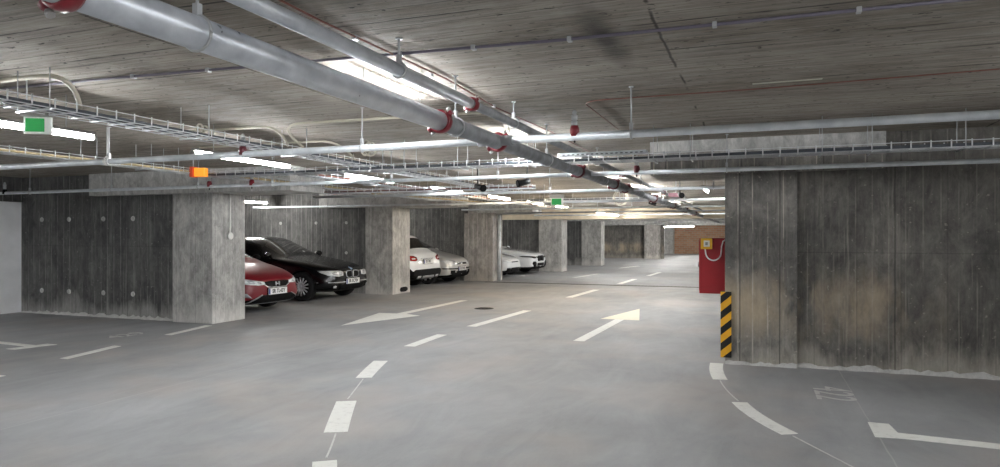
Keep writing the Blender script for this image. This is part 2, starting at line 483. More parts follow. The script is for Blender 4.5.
# rubble-grout skirting ridge at the wall feet
def skirting(name, p0, p1, m='head', n=60, h=.06, d=.07):
    bm = bmesh.new(); p0 = Vector(p0); p1 = Vector(p1); L = (p1-p0).length; t = (p1-p0)/L
    nrm = Vector((0, -1, 0)) if abs(t.x) > .5 else Vector((1, 0, 0))
    prev = None
    for i in range(n+1):
        p = p0+t*(L*i/n); hh = h*random.uniform(.3, 1.1); dd = d*random.uniform(.4, 1)
        cur = [bm.verts.new(p), bm.verts.new(p+nrm*dd), bm.verts.new(p+nrm*dd*.55+Vector((0, 0, hh*.7))), bm.verts.new(p+Vector((0, 0, hh)))]
        if prev:
            for k in range(3): bm.faces.new((prev[k], prev[k+1], cur[k+1], cur[k]))
        prev = cur
    bmesh.ops.recalc_face_normals(bm, faces=bm.faces[:])
    return struct(obj(name, bm, m))
skirting('baseboard_right', (.41, 8.05, 0), (4.5, 8.05, 0))
skirting('baseboard_left', (-12.8, 8.72, 0), (-9.05, 8.72, 0))
skirting('baseboard_column', (-.33, 7.98, 0), (.4, 7.98, 0), 'head', 16, .05, .05)
# gutter across the drive lane
bm = bmesh.new()
B(bm, -7.85, 7, 19.42, 19.56, 0, .006)
for i in range(0, 148): B(bm, -7.85+i*.1, -7.85+i*.1+.03, 19.43, 19.55, .006, .010)
tag(obj('floor_gutter', bm, 'gutter'), 'narrow dark drainage gutter crossing the lane beyond the arrows', 'gutter')

# ------------------------------------------------------------------ floor paint
def mark(name, pts, label, cat, m='paint', group=None, z=.0):
    return tag(obj(name, flat_poly(pts, z, .0025), m), label, cat, group)

def quad(x, y0, y1, w=.15, dx=0.0):
    return [(x-w/2, y0), (x+w/2, y0), (x+w/2+dx, y1), (x-w/2+dx, y1)]
G1 = 'dashes of the curved lane divider'
def curved_dash(path, w, label, m='paint', group=G1):
    """quad strip along a 2D path"""
    L, Rr = [], []
    P = [Vector(p) for p in path]
    for i, p in enumerate(P):
        t = (P[min(i+1, len(P)-1)]-P[max(i-1, 0)]).normalized(); nn = Vector((-t.y, t.x))
        L.append(tuple(p+nn*w/2)); Rr.append(tuple(p-nn*w/2))
    return mark('painted_dash', L+Rr[::-1], label, 'road marking', m, group)
def q2(p0, p1, p2, n=8):
    return [(p0[0]*(1-t)**2+p1[0]*2*t*(1-t)+p2[0]*t*t, p0[1]*(1-t)**2+p1[1]*2*t*(1-t)+p2[1]*t*t) for t in [i/n for i in range(n+1)]]
curved_dash(q2((-2.18, 3.02), (-2.32, 3.3), (-2.55, 3.62)), .15, 'white painted dash nearest the bottom edge, only its tip showing')
curved_dash(q2((-2.85, 4.18), (-3.06, 4.55), (-3.3, 5.0)), .17, 'broad white painted dash with a scuffed nick, second in the curve')
curved_dash(q2((-3.68, 5.88), (-3.84, 6.28), (-4.0, 6.75)), .16, 'white painted dash third along the curve of the lane divider')
curved_dash(q2((-4.18, 7.76), (-4.22, 8.3), (-4.24, 8.86)), .15, 'white painted dash where the lane divider straightens, before the drain cover')
mark('painted_dash', quad(-4.19, 9.8, 12.3, .16, .1), 'long white painted dash beside the drain cover', 'road marking', 'paint', G1)
mark('painted_dash', quad(-4.06, 15.25, 17.7, .17, .09), 'white painted dash between the drain cover and the gutter', 'road marking', 'paint', G1)
mark('painted_dash', quad(-3.82, 20.1, 22.5, .17, .06), 'white painted dash just beyond the gutter', 'road marking', 'paint', G1)
mark('painted_dash', quad(-3.62, 24.5, 27.0, .17, .06), 'pale painted dash under the beige beam, farthest in the lane', 'road marking', 'paint', G1)
mark('painted_line', [(-5.75, 30.0), (-5.6, 30.0), (-5.15, 32.4), (-5.3, 32.4)], 'faint white stroke on the far floor by the last left columns', 'road marking')
mark('painted_line', [(-5.9, 22.5), (-5.76, 22.5), (-5.5, 25.2), (-5.64, 25.2)], 'faint white stroke beyond the gutter near the green exit sign', 'road marking', 'paint_faded')
# right-hand curve
curved_dash(q2((-.42, 7.95), (-.42, 7.5), (-.34, 7.06)), .14, 'short white painted dash at the foot of the striped corner guard', group='dashes curving round the right column')
curved_dash(q2((-.14, 6.15), (-.03, 5.7), (.22, 5.29)), .13, 'long white painted dash curving away from the right column', group='dashes curving round the right column')
def thin_line(path, label, w=.012):
    L, Rr = [], []
    P = [Vector(p) for p in path]
    for i, p in enumerate(P):
        t = (P[min(i+1, len(P)-1)]-P[max(i-1, 0)]).normalized(); nn = Vector((-t.y, t.x))
        L.append(tuple(p+nn*w/2)); Rr.append(tuple(p-nn*w/2))
    return mark('setting_out_line', L+Rr[::-1], label, 'road marking', 'paint_faded', z=0)
thin_line(q2((-3.33, 5.06), (-3.48, 5.42), (-3.66, 5.84)), 'thin white curved line joining the broad dash to the third dash')
thin_line(q2((-2.58, 3.68), (-2.7, 3.92), (-2.83, 4.15)), 'thin white curved line below the broad scuffed dash')
thin_line(q2((-.34, 7.02), (-.28, 6.6), (-.15, 6.2)), 'thin white curved line between the two right-hand dashes')
thin_line(q2((.24, 5.25), (.4, 4.95), (.58, 4.62)), 'thin white curved line trailing from the long right-hand dash')
# arrows
mark('direction_arrow', [(-6.17, 9.2), (-6.52, 10.95), (-6.17, 10.98), (-6.12, 13.75), (-5.96, 13.75), (-5.98, 10.98), (-5.62, 10.83)],
     'white lane arrow pointing towards the camera in the left lane', 'road marking')
bm = flat_poly([(-2.33, 8.97), (-2.18, 8.97), (-2.11, 11.52), (-2.26, 11.52)], 0, .0025)
ar = obj('direction_arrow', bm, 'paint'); tag(ar, 'lane arrow with cream head pointing away in the right lane', 'road marking')
obj('arrow_head', flat_poly([(-2.51, 11.52), (-1.85, 11.52), (-2.14, 13.35)], .0, .0028), 'paint_cream', ar)
# left bay lines
GB = 'bay lines beside the left column'
mark('bay_line', [(-7.56, 5.57), (-7.43, 5.57), (-7.66, 6.47), (-7.79, 6.47)], 'white bay line stroke lying alone on the left floor', 'road marking', 'paint', GB)
mark('bay_line', [(-7.97, 7.44), (-7.84, 7.44), (-8.07, 8.46), (-8.2, 8.46)], 'white bay line stroke running up to the left column corner', 'road marking', 'paint', GB)
bm = flat_poly([(-8.83, 5.8), (-8.67, 5.8), (-8.56, 6.27), (-8.74, 6.27)], 0, .0025); flat_poly([(-10.6, 6.12), (-8.75, 6.02), (-8.72, 6.13), (-10.6, 6.25)], 0, .0024, 0, bm)
tag(obj('bay_line', bm, 'paint'), 'T-shaped white bay line at the left edge of the floor', 'road marking', GB)
mark('bay_line', [(-7.4, 4.58), (-7.12, 4.6), (-7.14, 4.69), (-7.4, 4.68)], 'tip of a white line at the very left edge, lower down', 'road marking', 'paint', GB)
# right bay line
bm = flat_poly([(.79, 5.84), (.93, 5.84), (.95, 5.6), (.97, 5.45), (.78, 5.43)], 0, .0025)
flat_poly([(.95, 5.6), (3.2, 5.4), (3.2, 5.28), (.97, 5.45)], 0, .0025, 0, bm)
tag(obj('bay_line', bm, 'paint'), 'white L-shaped bay line at the lower right of the floor', 'road marking')
tag(text_mesh('bay_number', '422', .42, 'paint_faded', Matrix.Translation((.63, 6.80, .001)) @ Matrix.Rotation(R(-90), 4, 'Z') @ Matrix.Diagonal((.92, 1.12, 1, 1)), None, .001, 1.0, -.002),
    'faded bay number 422 stencilled by the right wall', 'road marking')
tag(text_mesh('bay_number', '429', .42, 'paint_faded', Matrix.Translation((-8.45, 7.22, .001)) @ Matrix.Rotation(R(90), 4, 'Z') @ Matrix.Diagonal((.9, .9, 1, 1)), None, .001, 1.0, .004),
    'worn bay number stencilled in front of the left column', 'road marking')
# drain cover
t = thing('drain_cover', 'small round iron drain cover in the left lane', 'drain', (-5.0, 12.35, 0))
bm = bmesh.new(); lathe(bm, [(0, .19), (.004, .19), (.005, .15)], (0, 0, 0), (0, 0, 1), 24); obj('cover_rim', bm, 'iron', t)
bm = bmesh.new()
for k in range(-3, 4): B(bm, -.12, .12, k*.035-.008, k*.035+.008, .004, .009)
obj('grate', bm, 'black_plastic', t)

# ------------------------------------------------------------------ pipes
def hanger(parent, x, y, z, r, ax, rod='zinc'):
    """threaded rod to the slab and a clevis ring round the pipe"""
    bm = bmesh.new()
    tube(bm, [(x, y, z+r+.035), (x, y, ZC)], .006, 6)
    lathe(bm, [(0, .02), (-.006, .02)], (x, y, ZC), (0, 0, 1), 8)
    h = obj('hanger_rod', bm, rod, parent)
    bm = bmesh.new(); ring(bm, (x, y, z), ax, r+.006, .006, 16)
    if abs(Vector(ax).y) > .5: B(bm, x-.012, x+.012, y-.012, y+.012, z+r, z+r+.05)
    else: B(bm, x-.012, x+.012, y-.012, y+.012, z+r, z+r+.05)
    obj('clamp_ring', bm, rod, h)
    return h

def coupling(parent, c, ax, r, m='coupling', w=.055):
    bm = bmesh.new(); c = Vector(c); a = Vector(ax)
    lathe(bm, [(-w/2, r), (-w/2, r*1.25), (-w*.28, r*1.34), (w*.28, r*1.34), (w/2, r*1.25), (w/2, r)], c, ax, 24, closed=True)
    side = a.cross(Vector((0, 0, 1))).normalized()
    # bolt pads on both sides
    for s in (-1, 1):
        d = (side*s*.82+Vector((0, 0, s*.57))).normalized()
        p = c+d*r*1.45
        tube(bm, [p-d*r*.25, p+d*r*.28], [r*.42, r*.32], 8)
    o = obj('coupling', bm, m, parent)
    for s in (-1, 1):
        bm = bmesh.new()
        d = (side*s*.82+Vector((0, 0, s*.57))).normalized(); p = c+d*r*1.55; q = d.cross(a).normalized()
        tube(bm, [p-q*r*.62, p+q*r*.62], .009, 6); lathe(bm, [(-.008, .014), (.008, .014)], p+q*r*.55, q, 6)
        obj('bolt', bm, 'bolt', o)
    return o

XM, ZM, RM = -1.9, 2.155, .058
pipe = thing('main_pipe', 'thick galvanised main pipe running down the lane with red couplings', 'pipe', (XM, 1.0, ZM))
def local(parent):   # build children in world space and keep them there
    for c in parent.children: c.matrix_parent_inverse = parent.matrix_world.inverted()
def wthing(name, label, cat, loc, group=None):
    t = thing(name, label, cat, loc, group); t.matrix_basis = Matrix.Translation(loc)
    return t
ALLW = []
def close(t):
    inv = Matrix.Translation(t.location).inverted()
    for c in [o for o in C.objects if o.parent is t]:
        c.matrix_parent_inverse = inv
    return t
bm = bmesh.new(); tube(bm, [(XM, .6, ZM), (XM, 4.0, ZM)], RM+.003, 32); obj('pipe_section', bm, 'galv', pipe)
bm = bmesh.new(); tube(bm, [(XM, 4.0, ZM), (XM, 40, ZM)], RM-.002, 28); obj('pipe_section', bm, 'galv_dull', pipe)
for y, m in ((1.41, 'coupling'), (3.95, 'coupling'), (4.98, 'coupling'), (7.55, 'coupling_dark'), (9.6, 'coupling_dark'), (10.5, 'coupling_dark'), (13.6, 'coupling_dark'), (16.9, 'coupling_dark'), (19.9, 'coupling_dark'), (23, 'coupling_dark')):
    coupling(pipe, (XM, y, ZM), (0, 1, 0), RM, m)
for y in (1.92, 4.18, 6.3, 8.9, 12, 15, 18.5, 22, 26):
    hanger(pipe, XM, y, ZM, RM, (0, 1, 0))
close(pipe)
XS, ZS, RS = -1.83, 2.325, .036
sp = thing('upper_pipe', 'thinner galvanised pipe running above the thick main pipe', 'pipe', (XS, 1, ZS))
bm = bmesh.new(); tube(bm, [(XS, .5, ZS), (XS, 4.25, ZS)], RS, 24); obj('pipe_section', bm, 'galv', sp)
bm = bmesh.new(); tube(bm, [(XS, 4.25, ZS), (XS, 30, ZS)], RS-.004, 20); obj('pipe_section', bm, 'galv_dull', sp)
for y in (4.3, 9.9, 14.5): coupling(sp, (XS, y, ZS), (0, 1, 0), RS, 'coupling' if y < 6 else 'coupling_dark')
for y in (3.28, 5.15, 8.2, 11.5, 15, 19): hanger(sp, XS, y, ZS, RS, (0, 1, 0))
close(sp)

def sprinkler(x, y, z, label, m='coupling'):
    t = thing('sprinkler_valve', label, 'sprinkler', (x, y, z))
    bm = bmesh.new(); lathe(bm, [(-.03, .034), (.02, .036), (.05, .028), (.052, .014)], (0, 0, 0), (0, 0, 1), 14); obj('saddle', bm, m, t)
    bm = bmesh.new(); lathe(bm, [(.05, .02), (.085, .024), (.087, .016), (.095, .016), (.097, .024), (.13, .022), (.132, .014), (.15, .018), (.165, .008)], (0, 0, 0), (0, 0, 1), 12); obj('nozzle', bm, 'zinc', t)
    bm = bmesh.new(); tube(bm, [(0, 0, -.03), (0, 0, -.075)], [.01, .006], 8); obj('drip_tip', bm, 'black_plastic', t)
    return t
GP = 'cross pipes teeing off the main pipe'
def cross_pipe(x0, x1, y, z, r, m, label, hang, hy='zinc', name='cross_pipe'):
    t = thing(name, label, 'pipe', (x0, y, z), GP)
    bm = bmesh.new(); tube(bm, [(x0, y, z), (XM-.05, y, z)] if x0 < XM < x1 else [(x0, y, z), (x1, y, z)], r, 20); obj('pipe_section', bm, m, t)
    if x0 < XM < x1:
        bm = bmesh.new(); tube(bm, [(XM+.05, y, z), (x1, y, z)], r, 20); obj('pipe_section', bm, m, t)
        bm = bmesh.new(); tube(bm, [(XM-.14, y, z), (XM-.055, y, z)], r*1.35, 16); obj('tee_collar', bm, 'galv_dull', t)
        bm = bmesh.new(); tube(bm, [(XM+.055, y, z), (XM+.14, y, z)], r*1.35, 16); obj('tee_collar', bm, 'galv_dull', t)
    for hx in hang: hanger(t, hx, y, z, r, (1, 0, 0), hy)
    return close(t)
cross_pipe(-8.6, 7.9, 4.93, 2.158, .029, 'pipe_light', 'pale cross pipe nearest the camera, under the exit sign and over the right side', (-6.0, -3.1, -.85, 2.9))
cross_pipe(-11.75, 7.9, 7.6, 2.125, .024, 'pipe_light', 'pale cross pipe passing in front of the right column top', (-11.0, -9.2, -7.5, -6.2, -4.35, -2.9, -.3, 2.2, 4.6))
cross_pipe(-7.6, 6.9, 10.45, 2.13, .024, 'pipe_light', 'cross pipe third from the camera, white to the left of the main pipe', (-6.3, -4.7, -3.1, -.6))
cross_pipe(-11.8, 6.9, 13.75, 2.13, .022, 'pipe_light', 'cross pipe fourth from the camera, crossing the black car bay', (-9.6, -6.5, -4.2, -2.6))
cross_pipe(-7.5, 6.9, 16.9, 2.13, .022, 'pipe_light', 'cross pipe fifth from the camera, near the round coil of conduit', (-6.2, -4.4, -2.9))
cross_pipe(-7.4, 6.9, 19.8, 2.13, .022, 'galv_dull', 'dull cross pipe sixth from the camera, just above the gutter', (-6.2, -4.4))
cross_pipe(-7.4, 6.9, 23.0, 2.14, .022, 'pipe_light', 'cross pipe seventh from the camera, before the beige beam', (-6.2, -4.4))
cross_pipe(-7.2, 6.9, 29.0, 2.14, .022, 'pipe_light', 'cross pipe beyond the beige beam, farthest visible', (-5.0,))
sprinkler(-1.27, 4.93, 2.19, 'upright sprinkler with red saddle on the near cross pipe')
sprinkler(-1.25, 7.6, 2.15, 'dark sprinkler fitting on the second cross pipe, right of the main pipe', 'coupling_dark')
sprinkler(-4.35, 4.93, 2.18, 'dark red fitting on the near cross pipe below the looped cable tray', 'coupling_dark')
sprinkler(-7.3, 7.6, 2.15, 'red fitting on the second cross pipe under the orange beacon', 'coupling')
sprinkler(-6.55, 7.6, 2.15, 'small red fitting on the second cross pipe right of the orange beacon', 'coupling')
sprinkler(-11.6, 7.6, 2.14, 'dark valve at the left end of the second cross pipe', 'trim_black')

# conduits fixed straight to the slab
def conduit(name, pts, r, m, label, cat='conduit', clips=None):
    t = thing(name, label, cat, pts[0])
    bm = bmesh.new(); tube(bm, pts, r, 8); obj('run', bm, m, t)
    if clips:
        for (x, y, z) in clips:
            bm = bmesh.new(); B(bm, x-.011, x+.011, y-.018, y+.018, z-.014, ZC-.001); obj('clip', bm, 'zinc', t)
    return close(t)
conduit('conduit', [(-6.5, 3.28, 2.487), (-4, 3.38, 2.487), (-1, 3.58, 2.487), (3, 3.64, 2.487)], .009, 'conduit_dark',
        'dark violet conduit clipped straight across the ceiling', clips=[(x, 3.28+.1*(x+6.5)/2.5 if x < -4 else (3.38+.2*(x+4)/3 if x < -1 else 3.58+.06*(x+1)/4), 2.487) for x in (-4.45, -3.9, -3.3, -1.95, -1.5, -.95, -.2, .45, 1.2)])
conduit('cable', [(-2.0, 1.8, 2.485), (-2.03, 2.85, 2.49), (-2.0, 3.4, 2.485), (-1.98, 4.2, 2.49), (-2.03, 5.3, 2.487), (-1.98, 6.7, 2.49), (-2.0, 9, 2.49)], .006, 'cable_red',
        'thin red cable clipped along the ceiling above the main pipe', 'cable', clips=[(-2.02, y, 2.488) for y in (2.3, 3.15, 4.05, 5.2)])
conduit('cable', [(2.6, 5.17, 2.488), (1.4, 5.2, 2.488), (0, 5.28, 2.488), (-1.1, 5.27, 2.488)]+arc((-1.12, 5.27, 2.488), (-1.32, 5.28, 2.488), (-1.3, 5.5, 2.488), 8)[1:]+[(-1.3, 6.8, 2.488)], .0045, 'cable_red',
        'orange cable on the ceiling above the right cross pipe, turning a corner', 'cable')
conduit('conduit', [(-7.0, 3.1, 2.45), (-5.0, 3.08, 2.46), (-4.45, 3.08, 2.46)]+arc((-4.4, 3.09, 2.46), (-4.1, 3.12, 2.48), (-4.35, 3.35, 2.3), 10), .016, 'conduit',
        'beige corrugated conduit curving down by the green exit sign')
conduit('conduit', [(-5.6, 5.22, 2.46), (-4.45, 5.26, 2.46)]+arc((-4.4, 5.26, 2.46), (-4.22, 5.28, 2.46), (-4.3, 5.5, 2.3), 8), .013, 'conduit',
        'beige conduit ending in a drooping loop, upper left')
conduit('conduit', [(-2.2, 5.36, 2.47), (-3.9, 5.27, 2.47)]+arc((-4.0, 5.27, 2.47), (-4.25, 5.25, 2.46), (-4.2, 5.6, 2.3), 8), .013, 'conduit',
        'beige conduit running behind the main pipe and looping down at its left end')
conduit('conduit', [(-6.2, 6.3, 2.47), (-4.6, 6.35, 2.47)]+arc((-4.5, 6.35, 2.47), (-4.25, 6.36, 2.45), (-4.3, 6.7, 2.28), 8), .012, 'conduit',
        'beige conduit with a bent end, behind the first drooping loop')
def loop(x, y, z, r, label, ax=(0.3, 1, 0)):
    bm = bmesh.new(); ring(bm, (x, y, z), ax, r, .008, 24)
    ring(bm, (x+.03, y+.03, z-.01), (0.1, 1, .1), r*.93, .008, 24)
    return tag(obj('cable_coil', bm, 'conduit'), label, 'cable coil')
loop(-2.95, 15.6, 2.3, .17, 'small coil of beige conduit hanging near the fifth cross pipe')
loop(-3.45, 5.55, 2.25, .07, 'small pale cable loop hanging below the near cross pipe')
loop(-4.38, 4.45, 2.3, .06, 'blue-grey cable loop on the left cable tray')
# short sprayed white mark on the ceiling
bm = bmesh.new(); B(bm, -.03, .42, 5.13, 5.16, ZC-.003, ZC+.001)
tag(obj('paint_streak', bm, 'stain_white'), 'short yellowish white paint streak on the ceiling above the right cross pipe', 'paint mark')

# ------------------------------------------------------------------ cable trays
GT = 'wire basket cable trays'
def tray(p0, p1, w, h, label, cable='wire_dark', ncab=5, hang=(), step=.15, wire=.0028, red=False, side='x'):
    """basket of bent wires from p0 to p1 (a horizontal run)"""
    p0 = Vector(p0); p1 = Vector(p1); L = (p1-p0).length; t = (p1-p0)/L; s = Vector((t.y, -t.x, 0)); up = Vector((0, 0, 1))
    root = thing('cable_tray', label, 'cable tray', p0, GT)
    bm = bmesh.new()
    for a, b in ((-w/2, 0), (-w/6, 0), (w/6, 0), (w/2, 0), (-w/2, h), (w/2, h)):
        tube(bm, [p0+s*a+up*b, p1+s*a+up*b], wire*1.3, 4)
    n = int(L/step)
    for i in range(n+1):
        c = p0+t*(i*step)
        wv = wire*2.1
        tube(bm, [c-s*w/2+up*(h+.012), c-s*w/2, c+s*w/2, c+s*w/2+up*(h+.012)], wv, 4)
    obj('wire_basket', bm, 'wire', root)
    rnd = random.Random(int(L*100)+int(p0.x*10))
    for k in range(ncab):
        off = (k-(ncab-1)/2)*w*.8/max(ncab-1, 1)
        pts = []
        m = max(4, int(L/1.1))
        for i in range(m+1):
            pts.append(p0+t*(L*i/m)+s*(off+rnd.uniform(-.012, .012))+up*(.014+rnd.uniform(0, .014)))
        bm = bmesh.new(); tube(bm, pts, rnd.uniform(.007, .013), 6)
        c = cable if not (red and k == ncab-1) else 'cable_red'
        if k % 3 == 1 and cable == 'wire_dark': c = 'cable_blue'
        obj('cable', bm, c, root)
    for d in hang:
        c = p0+t*d
        bm = bmesh.new()
        for e in (-1, 1):
            q = c+s*e*(w/2+.02)
            tube(bm, [q-up*.02, Vector((q.x, q.y, ZC))], .004, 5)
        tube(bm, [c-s*(w/2+.03)-up*.012, c+s*(w/2+.03)-up*.012], .009, 6)
        obj('trapeze_hanger', bm, 'zinc', root)
    return close(root)
tray((-4.38, 1.0, 2.245), (-4.38, 12.5, 2.245), .26, .055, 'grey wire cable tray running away over the left lane, beside the exit sign', 'wire_dark', 6, (2.05, 3.4, 4.7, 6.7, 8, 10.3))
tray((-6.75, 2.0, 2.215), (-6.75, 14.0, 2.215), .2, .055, 'cream-lit wire cable tray passing under the orange beacon', 'cable_yellow', 4, (3.3, 4.0, 4.4, 6.2, 6.9, 9.4))
tray((-6.55, 6.9, 2.178), (7.5, 6.9, 2.178), .24, .055, 'wire cable tray crossing the whole lane above the right column', 'wire_dark', 6, (2.4, 2.85, 3.5, 4.3, 5.6, 5.95, 7.1, 7.5, 8.2, 9.1, 10.3, 11.7, 13.2))
tray((-5.45, 7.3, 2.2), (-5.45, 19.5, 2.2), .2, .05, 'wire cable tray with a red cable, right of the lamp row', 'wire_dark', 4, (1.6, 4.2, 7, 10), red=True)
tray((-6.5, 9.3, 2.105), (-3.0, 9.3, 2.105), .2, .05, 'short crosswise wire cable tray with a red cable in front of the black car', 'wire_dark', 4, (1.0, 2.6), red=True)
tray((-6.5, 10.75, 2.17), (-5.75, 15.4, 2.17), .16, .045, 'slanting white wire cable tray above the second left column', 'cable_yellow', 3, (1.5, 3.5))
tray((-6.9, 15.9, 2.275), (-2.1, 15.9, 2.275), .2, .045, 'far crosswise wire cable tray over the white car with black lower bumper', 'wire_dark', 3, (1.5, 4))

t = thing('perforated_duct', 'short pale perforated cable duct lying on the crosswise tray, right of the main pipe', 'cable duct', (-1.95, 6.9, 2.246))
bm = bmesh.new(); B(bm, 0, .92, -.06, .06, 0, .036, .01); obj('duct_body', bm, 'pipe_light', t)
bm = bmesh.new()
for k in range(17): B(bm, .06+k*.05, .085+k*.05, -.0615, -.058, .008, .018)
obj('perforation', bm, 'wire_dark', t)

# ------------------------------------------------------------------ lamps
def lamp(x, y0, z, label, group, m='tube', L=1.22, horiz=False, rw=.035):
    t = thing('fluorescent_lamp', label, 'lamp', (x, y0, z), group)
    d = Vector((1, 0, 0)) if horiz else Vector((0, 1, 0)); p = Vector((x, y0, z))
    bm = bmesh.new(); tube(bm, [p, p+d*L], .019, 10); obj('tube', bm, m, t)
    for e0, e1 in ((p-d*.03, p), (p+d*L, p+d*(L+.03))):
        bm = bmesh.new(); tube(bm, [e0, e1], .021, 10); obj('end_cap', bm, 'grey_plastic', t)
    bm = bmesh.new(); B(bm, *( (p.x-rw, p.x+rw, p.y, p.y+L) if not horiz else (p.x, p.x+L, p.y-rw, p.y+rw)), z+.022, z+.045)
    obj('rail', bm, 'grey_plastic', t)
    for k in (.18, .82):
        q = p+d*L*k; bm = bmesh.new(); tube(bm, [(q.x, q.y, z+.04), (q.x, q.y, ZC)], .004, 5); obj('suspension_wire', bm, 'zinc', t)
    return close(t)
order = ['first', 'second', 'third', 'fourth', 'fifth', 'sixth', 'seventh', 'eighth', 'ninth', 'tenth', 'eleventh', 'twelfth', 'thirteenth', 'fourteenth', 'fifteenth', 'sixteenth']
GL = 'lamps over the left lane'
lab_l = {2.69: 'bright tube lamp behind the near green exit sign', 4.95: 'bright tube lamp beside the orange beacon', 7.43: 'short-looking tube lamp above the second left column, partly behind the cable tray',
         12.4: 'tube lamp over the parked silver car', 17.2: 'small far tube lamp left of the far exit sign'}
for y in (-6.0, 2.69, 4.95, 7.43, 9.9, 12.4, 14.8, 17.2, 22.0, 24.5):
    lab = lab_l.get(y, None)
    if lab is None:
        lab = {-6.0: 'tube lamp behind the camera over the left lane', .29: 'tube lamp just outside the left edge of the view', 9.9: 'tube lamp over the black car, behind the trays',
               14.8: 'tube lamp over the white and silver cars', 22.0: 'tube lamp beyond the gutter over the left lane', 24.5: 'last tube lamp before the beige beam, left lane'}[y]
    lamp(-4.94, y, 2.20, lab, GL, 'tube' if y < 12 else 'tube_warm' if y < 19 else 'tube_far', 1.38 if y == 4.95 else 1.22)
GR = 'lamps above the main pipe'
names = {-6.0: 'tube lamp behind the camera near the main pipe', -1.5: 'tube lamp overhead behind the view, near the main pipe', 3.55: 'tube lamp hidden above the main pipe at the bright ceiling patch',
         6.3: 'tube lamp hidden above the main pipe between the first two cross pipes', 9.0: 'tube lamp above the main pipe near the second coupling pair', 11.6: 'tube lamp above the main pipe, fourth along',
         14.2: 'tube lamp above the main pipe, fifth along', 17.5: 'tube lamp above the main pipe, before the gutter', 21.5: 'tube lamp above the main pipe, past the gutter', 28.5: 'tube lamp past the beige beam near the main pipe'}
for y, lb in names.items():
    lamp(-2.36, y, 2.37, lb, GR, 'tube' if y < 13 else 'tube_far', 1.22, rw=.012)
GF = 'lamps in the far part of the garage'
lamp(-6.0, 47.5, 2.05, 'white tube lamp in front of the far brick wall', GF, 'tube_far', 2.0, True)
lamp(-4.6, 33.5, 2.3, 'tube lamp over the far floor between the last beams', GF, 'tube_far')
lamp(-4.6, 39.8, 2.3, 'tube lamp deep in the far bay past the last beams', GF, 'tube_far')
lamp(-2.2, 34.5, 2.3, 'tube lamp over the far lane', GF, 'tube_far')
lamp(-2.2, 50.5, 2.3, 'warm tube lamp lighting the brick wall', GF, 'tube_far')
lamp(-.9, 12.6, 2.28, 'tube lamp past the right column, behind the red cabinet', GF)
lamp(3.4, 14, 2.3, 'added fill tube lamp in the hidden bays behind the right wall', GF)  # out of sight, added as fill behind the right wall
GBL = 'lamps inside the parking bays'
lamp(-11.7, 12.9, 2.26, 'tube lamp deep in the bay of the dark cars', GBL, 'tube_far')
lamp(-11.7, 17.5, 2.26, 'tube lamp deep in the bay of the silver car', GBL, 'tube_far')
lamp(-11.7, 23, 2.26, 'tube lamp deep in the bay of the far white cars', GBL, 'tube_far')
where = ['first', 'second', 'third', 'fourth', 'fifth', 'sixth', 'seventh', 'eighth']
for i, y in enumerate((-9.0, -6.4, -3.8, -1.2, 1.4, 4.2)):  # unseen tubes added as fill for the right wall and ceiling
    lamp(2.7, y, 2.36, where[i]+' added fill tube lamp of the row over the right bays, outside the frame', 'added fill lamps over the right bays')
for i, y in enumerate((-5.0, -1.6)):  # unseen tubes added to brighten the ceiling on the right
    lamp(.5, y, 2.36, where[i]+' added fill tube lamp overhead behind the view, right of the main pipe', 'added fill lamps over the right bays')
for i, y in enumerate((-7.0, -3.0, 1.0, 5.4)):  # second unseen row added to fill the right side
    lamp(5.3, y, 2.36, where[i]+' added fill tube lamp of the row nearest the right side wall', 'added fill lamps over the right bays')
for i, y in enumerate((-8.0, -4.4, -.8)):  # unseen tubes added as fill over the left side
    lamp(-9.3, y, 2.36, where[i]+' added fill tube lamp of the row over the left bays, outside the frame', 'added fill lamps over the left bays')
for i, y in enumerate((-3.0, .5, 4.0)):  # unseen tubes added to brighten the whitewashed wall and its dark neighbour
    lamp(-11.2, y, 2.3, where[i]+' added fill tube lamp of the row beside the whitewashed wall', 'added fill lamps over the left bays')
for i, y in enumerate((29.0, 34.5, 40.0, 46.0, 50.5)):  # extra tubes added to brighten the far lane
    lamp(-4.94, y, 2.3, where[i]+' added far tube lamp over the left lane past the beige beam', GF, 'tube_far')
for i, y in enumerate((39.5, 45.5)):  # extra tubes added to lift the far right of the lane
    lamp(-1.2, y, 2.3, where[i]+' added far tube lamp over the right side of the lane', GF, 'tube_far')
for i, y in enumerate((18.5, 23.0, 29.0)):  # hidden tubes added as fill past the right wall
    lamp(3.4, y, 2.3, where[i]+' added fill tube lamp of the hidden bays past the right wall', GF)
for i, y in enumerate((29.5, 35, 40.5)):  # extra tubes added to light the far left bays
    lamp(-10.5, y, 2.26, where[i]+' added fill tube lamp in the empty far bays on the left', GBL)

# ------------------------------------------------------------------ signs, beacon, cameras
def exit_sign(x, y, z, w, h, label, ang=0.0, rod=True):
    t = thing('exit_sign', label, 'sign', (x, y, z))
    bm = bmesh.new(); B(bm, -w*.72, w*.78, -.05, .05, h, h+.075, .01); obj('housing', bm, 'grey_plastic', t)
    bm = bmesh.new(); B(bm, -w/2-.015, w/2+.04, -.012, .014, -.015, h); obj('diffuser', bm, 'white_plastic', t)
    bm = bmesh.new(); B(bm, -w/2, w/2, -.018, -.01, 0, h-.01); obj('panel', bm, 'green', t)
    bm = bmesh.new(); tube(bm, [(-w*.5, 0, h+.07), (-w*.5, 0, ZC-z)], .005, 6); obj('suspension_rod', bm, 'zinc', t)
    t.rotation_euler = (0, 0, ang)
    return t
exit_sign(-4.6, 3.22, 2.13, .115, .1, 'near green exit sign under a grey housing at upper left', R(30))
exit_sign(-3.86, 13.5, 2.06, .2, .14, 'far small green exit sign in front of the beige beam', R(14))
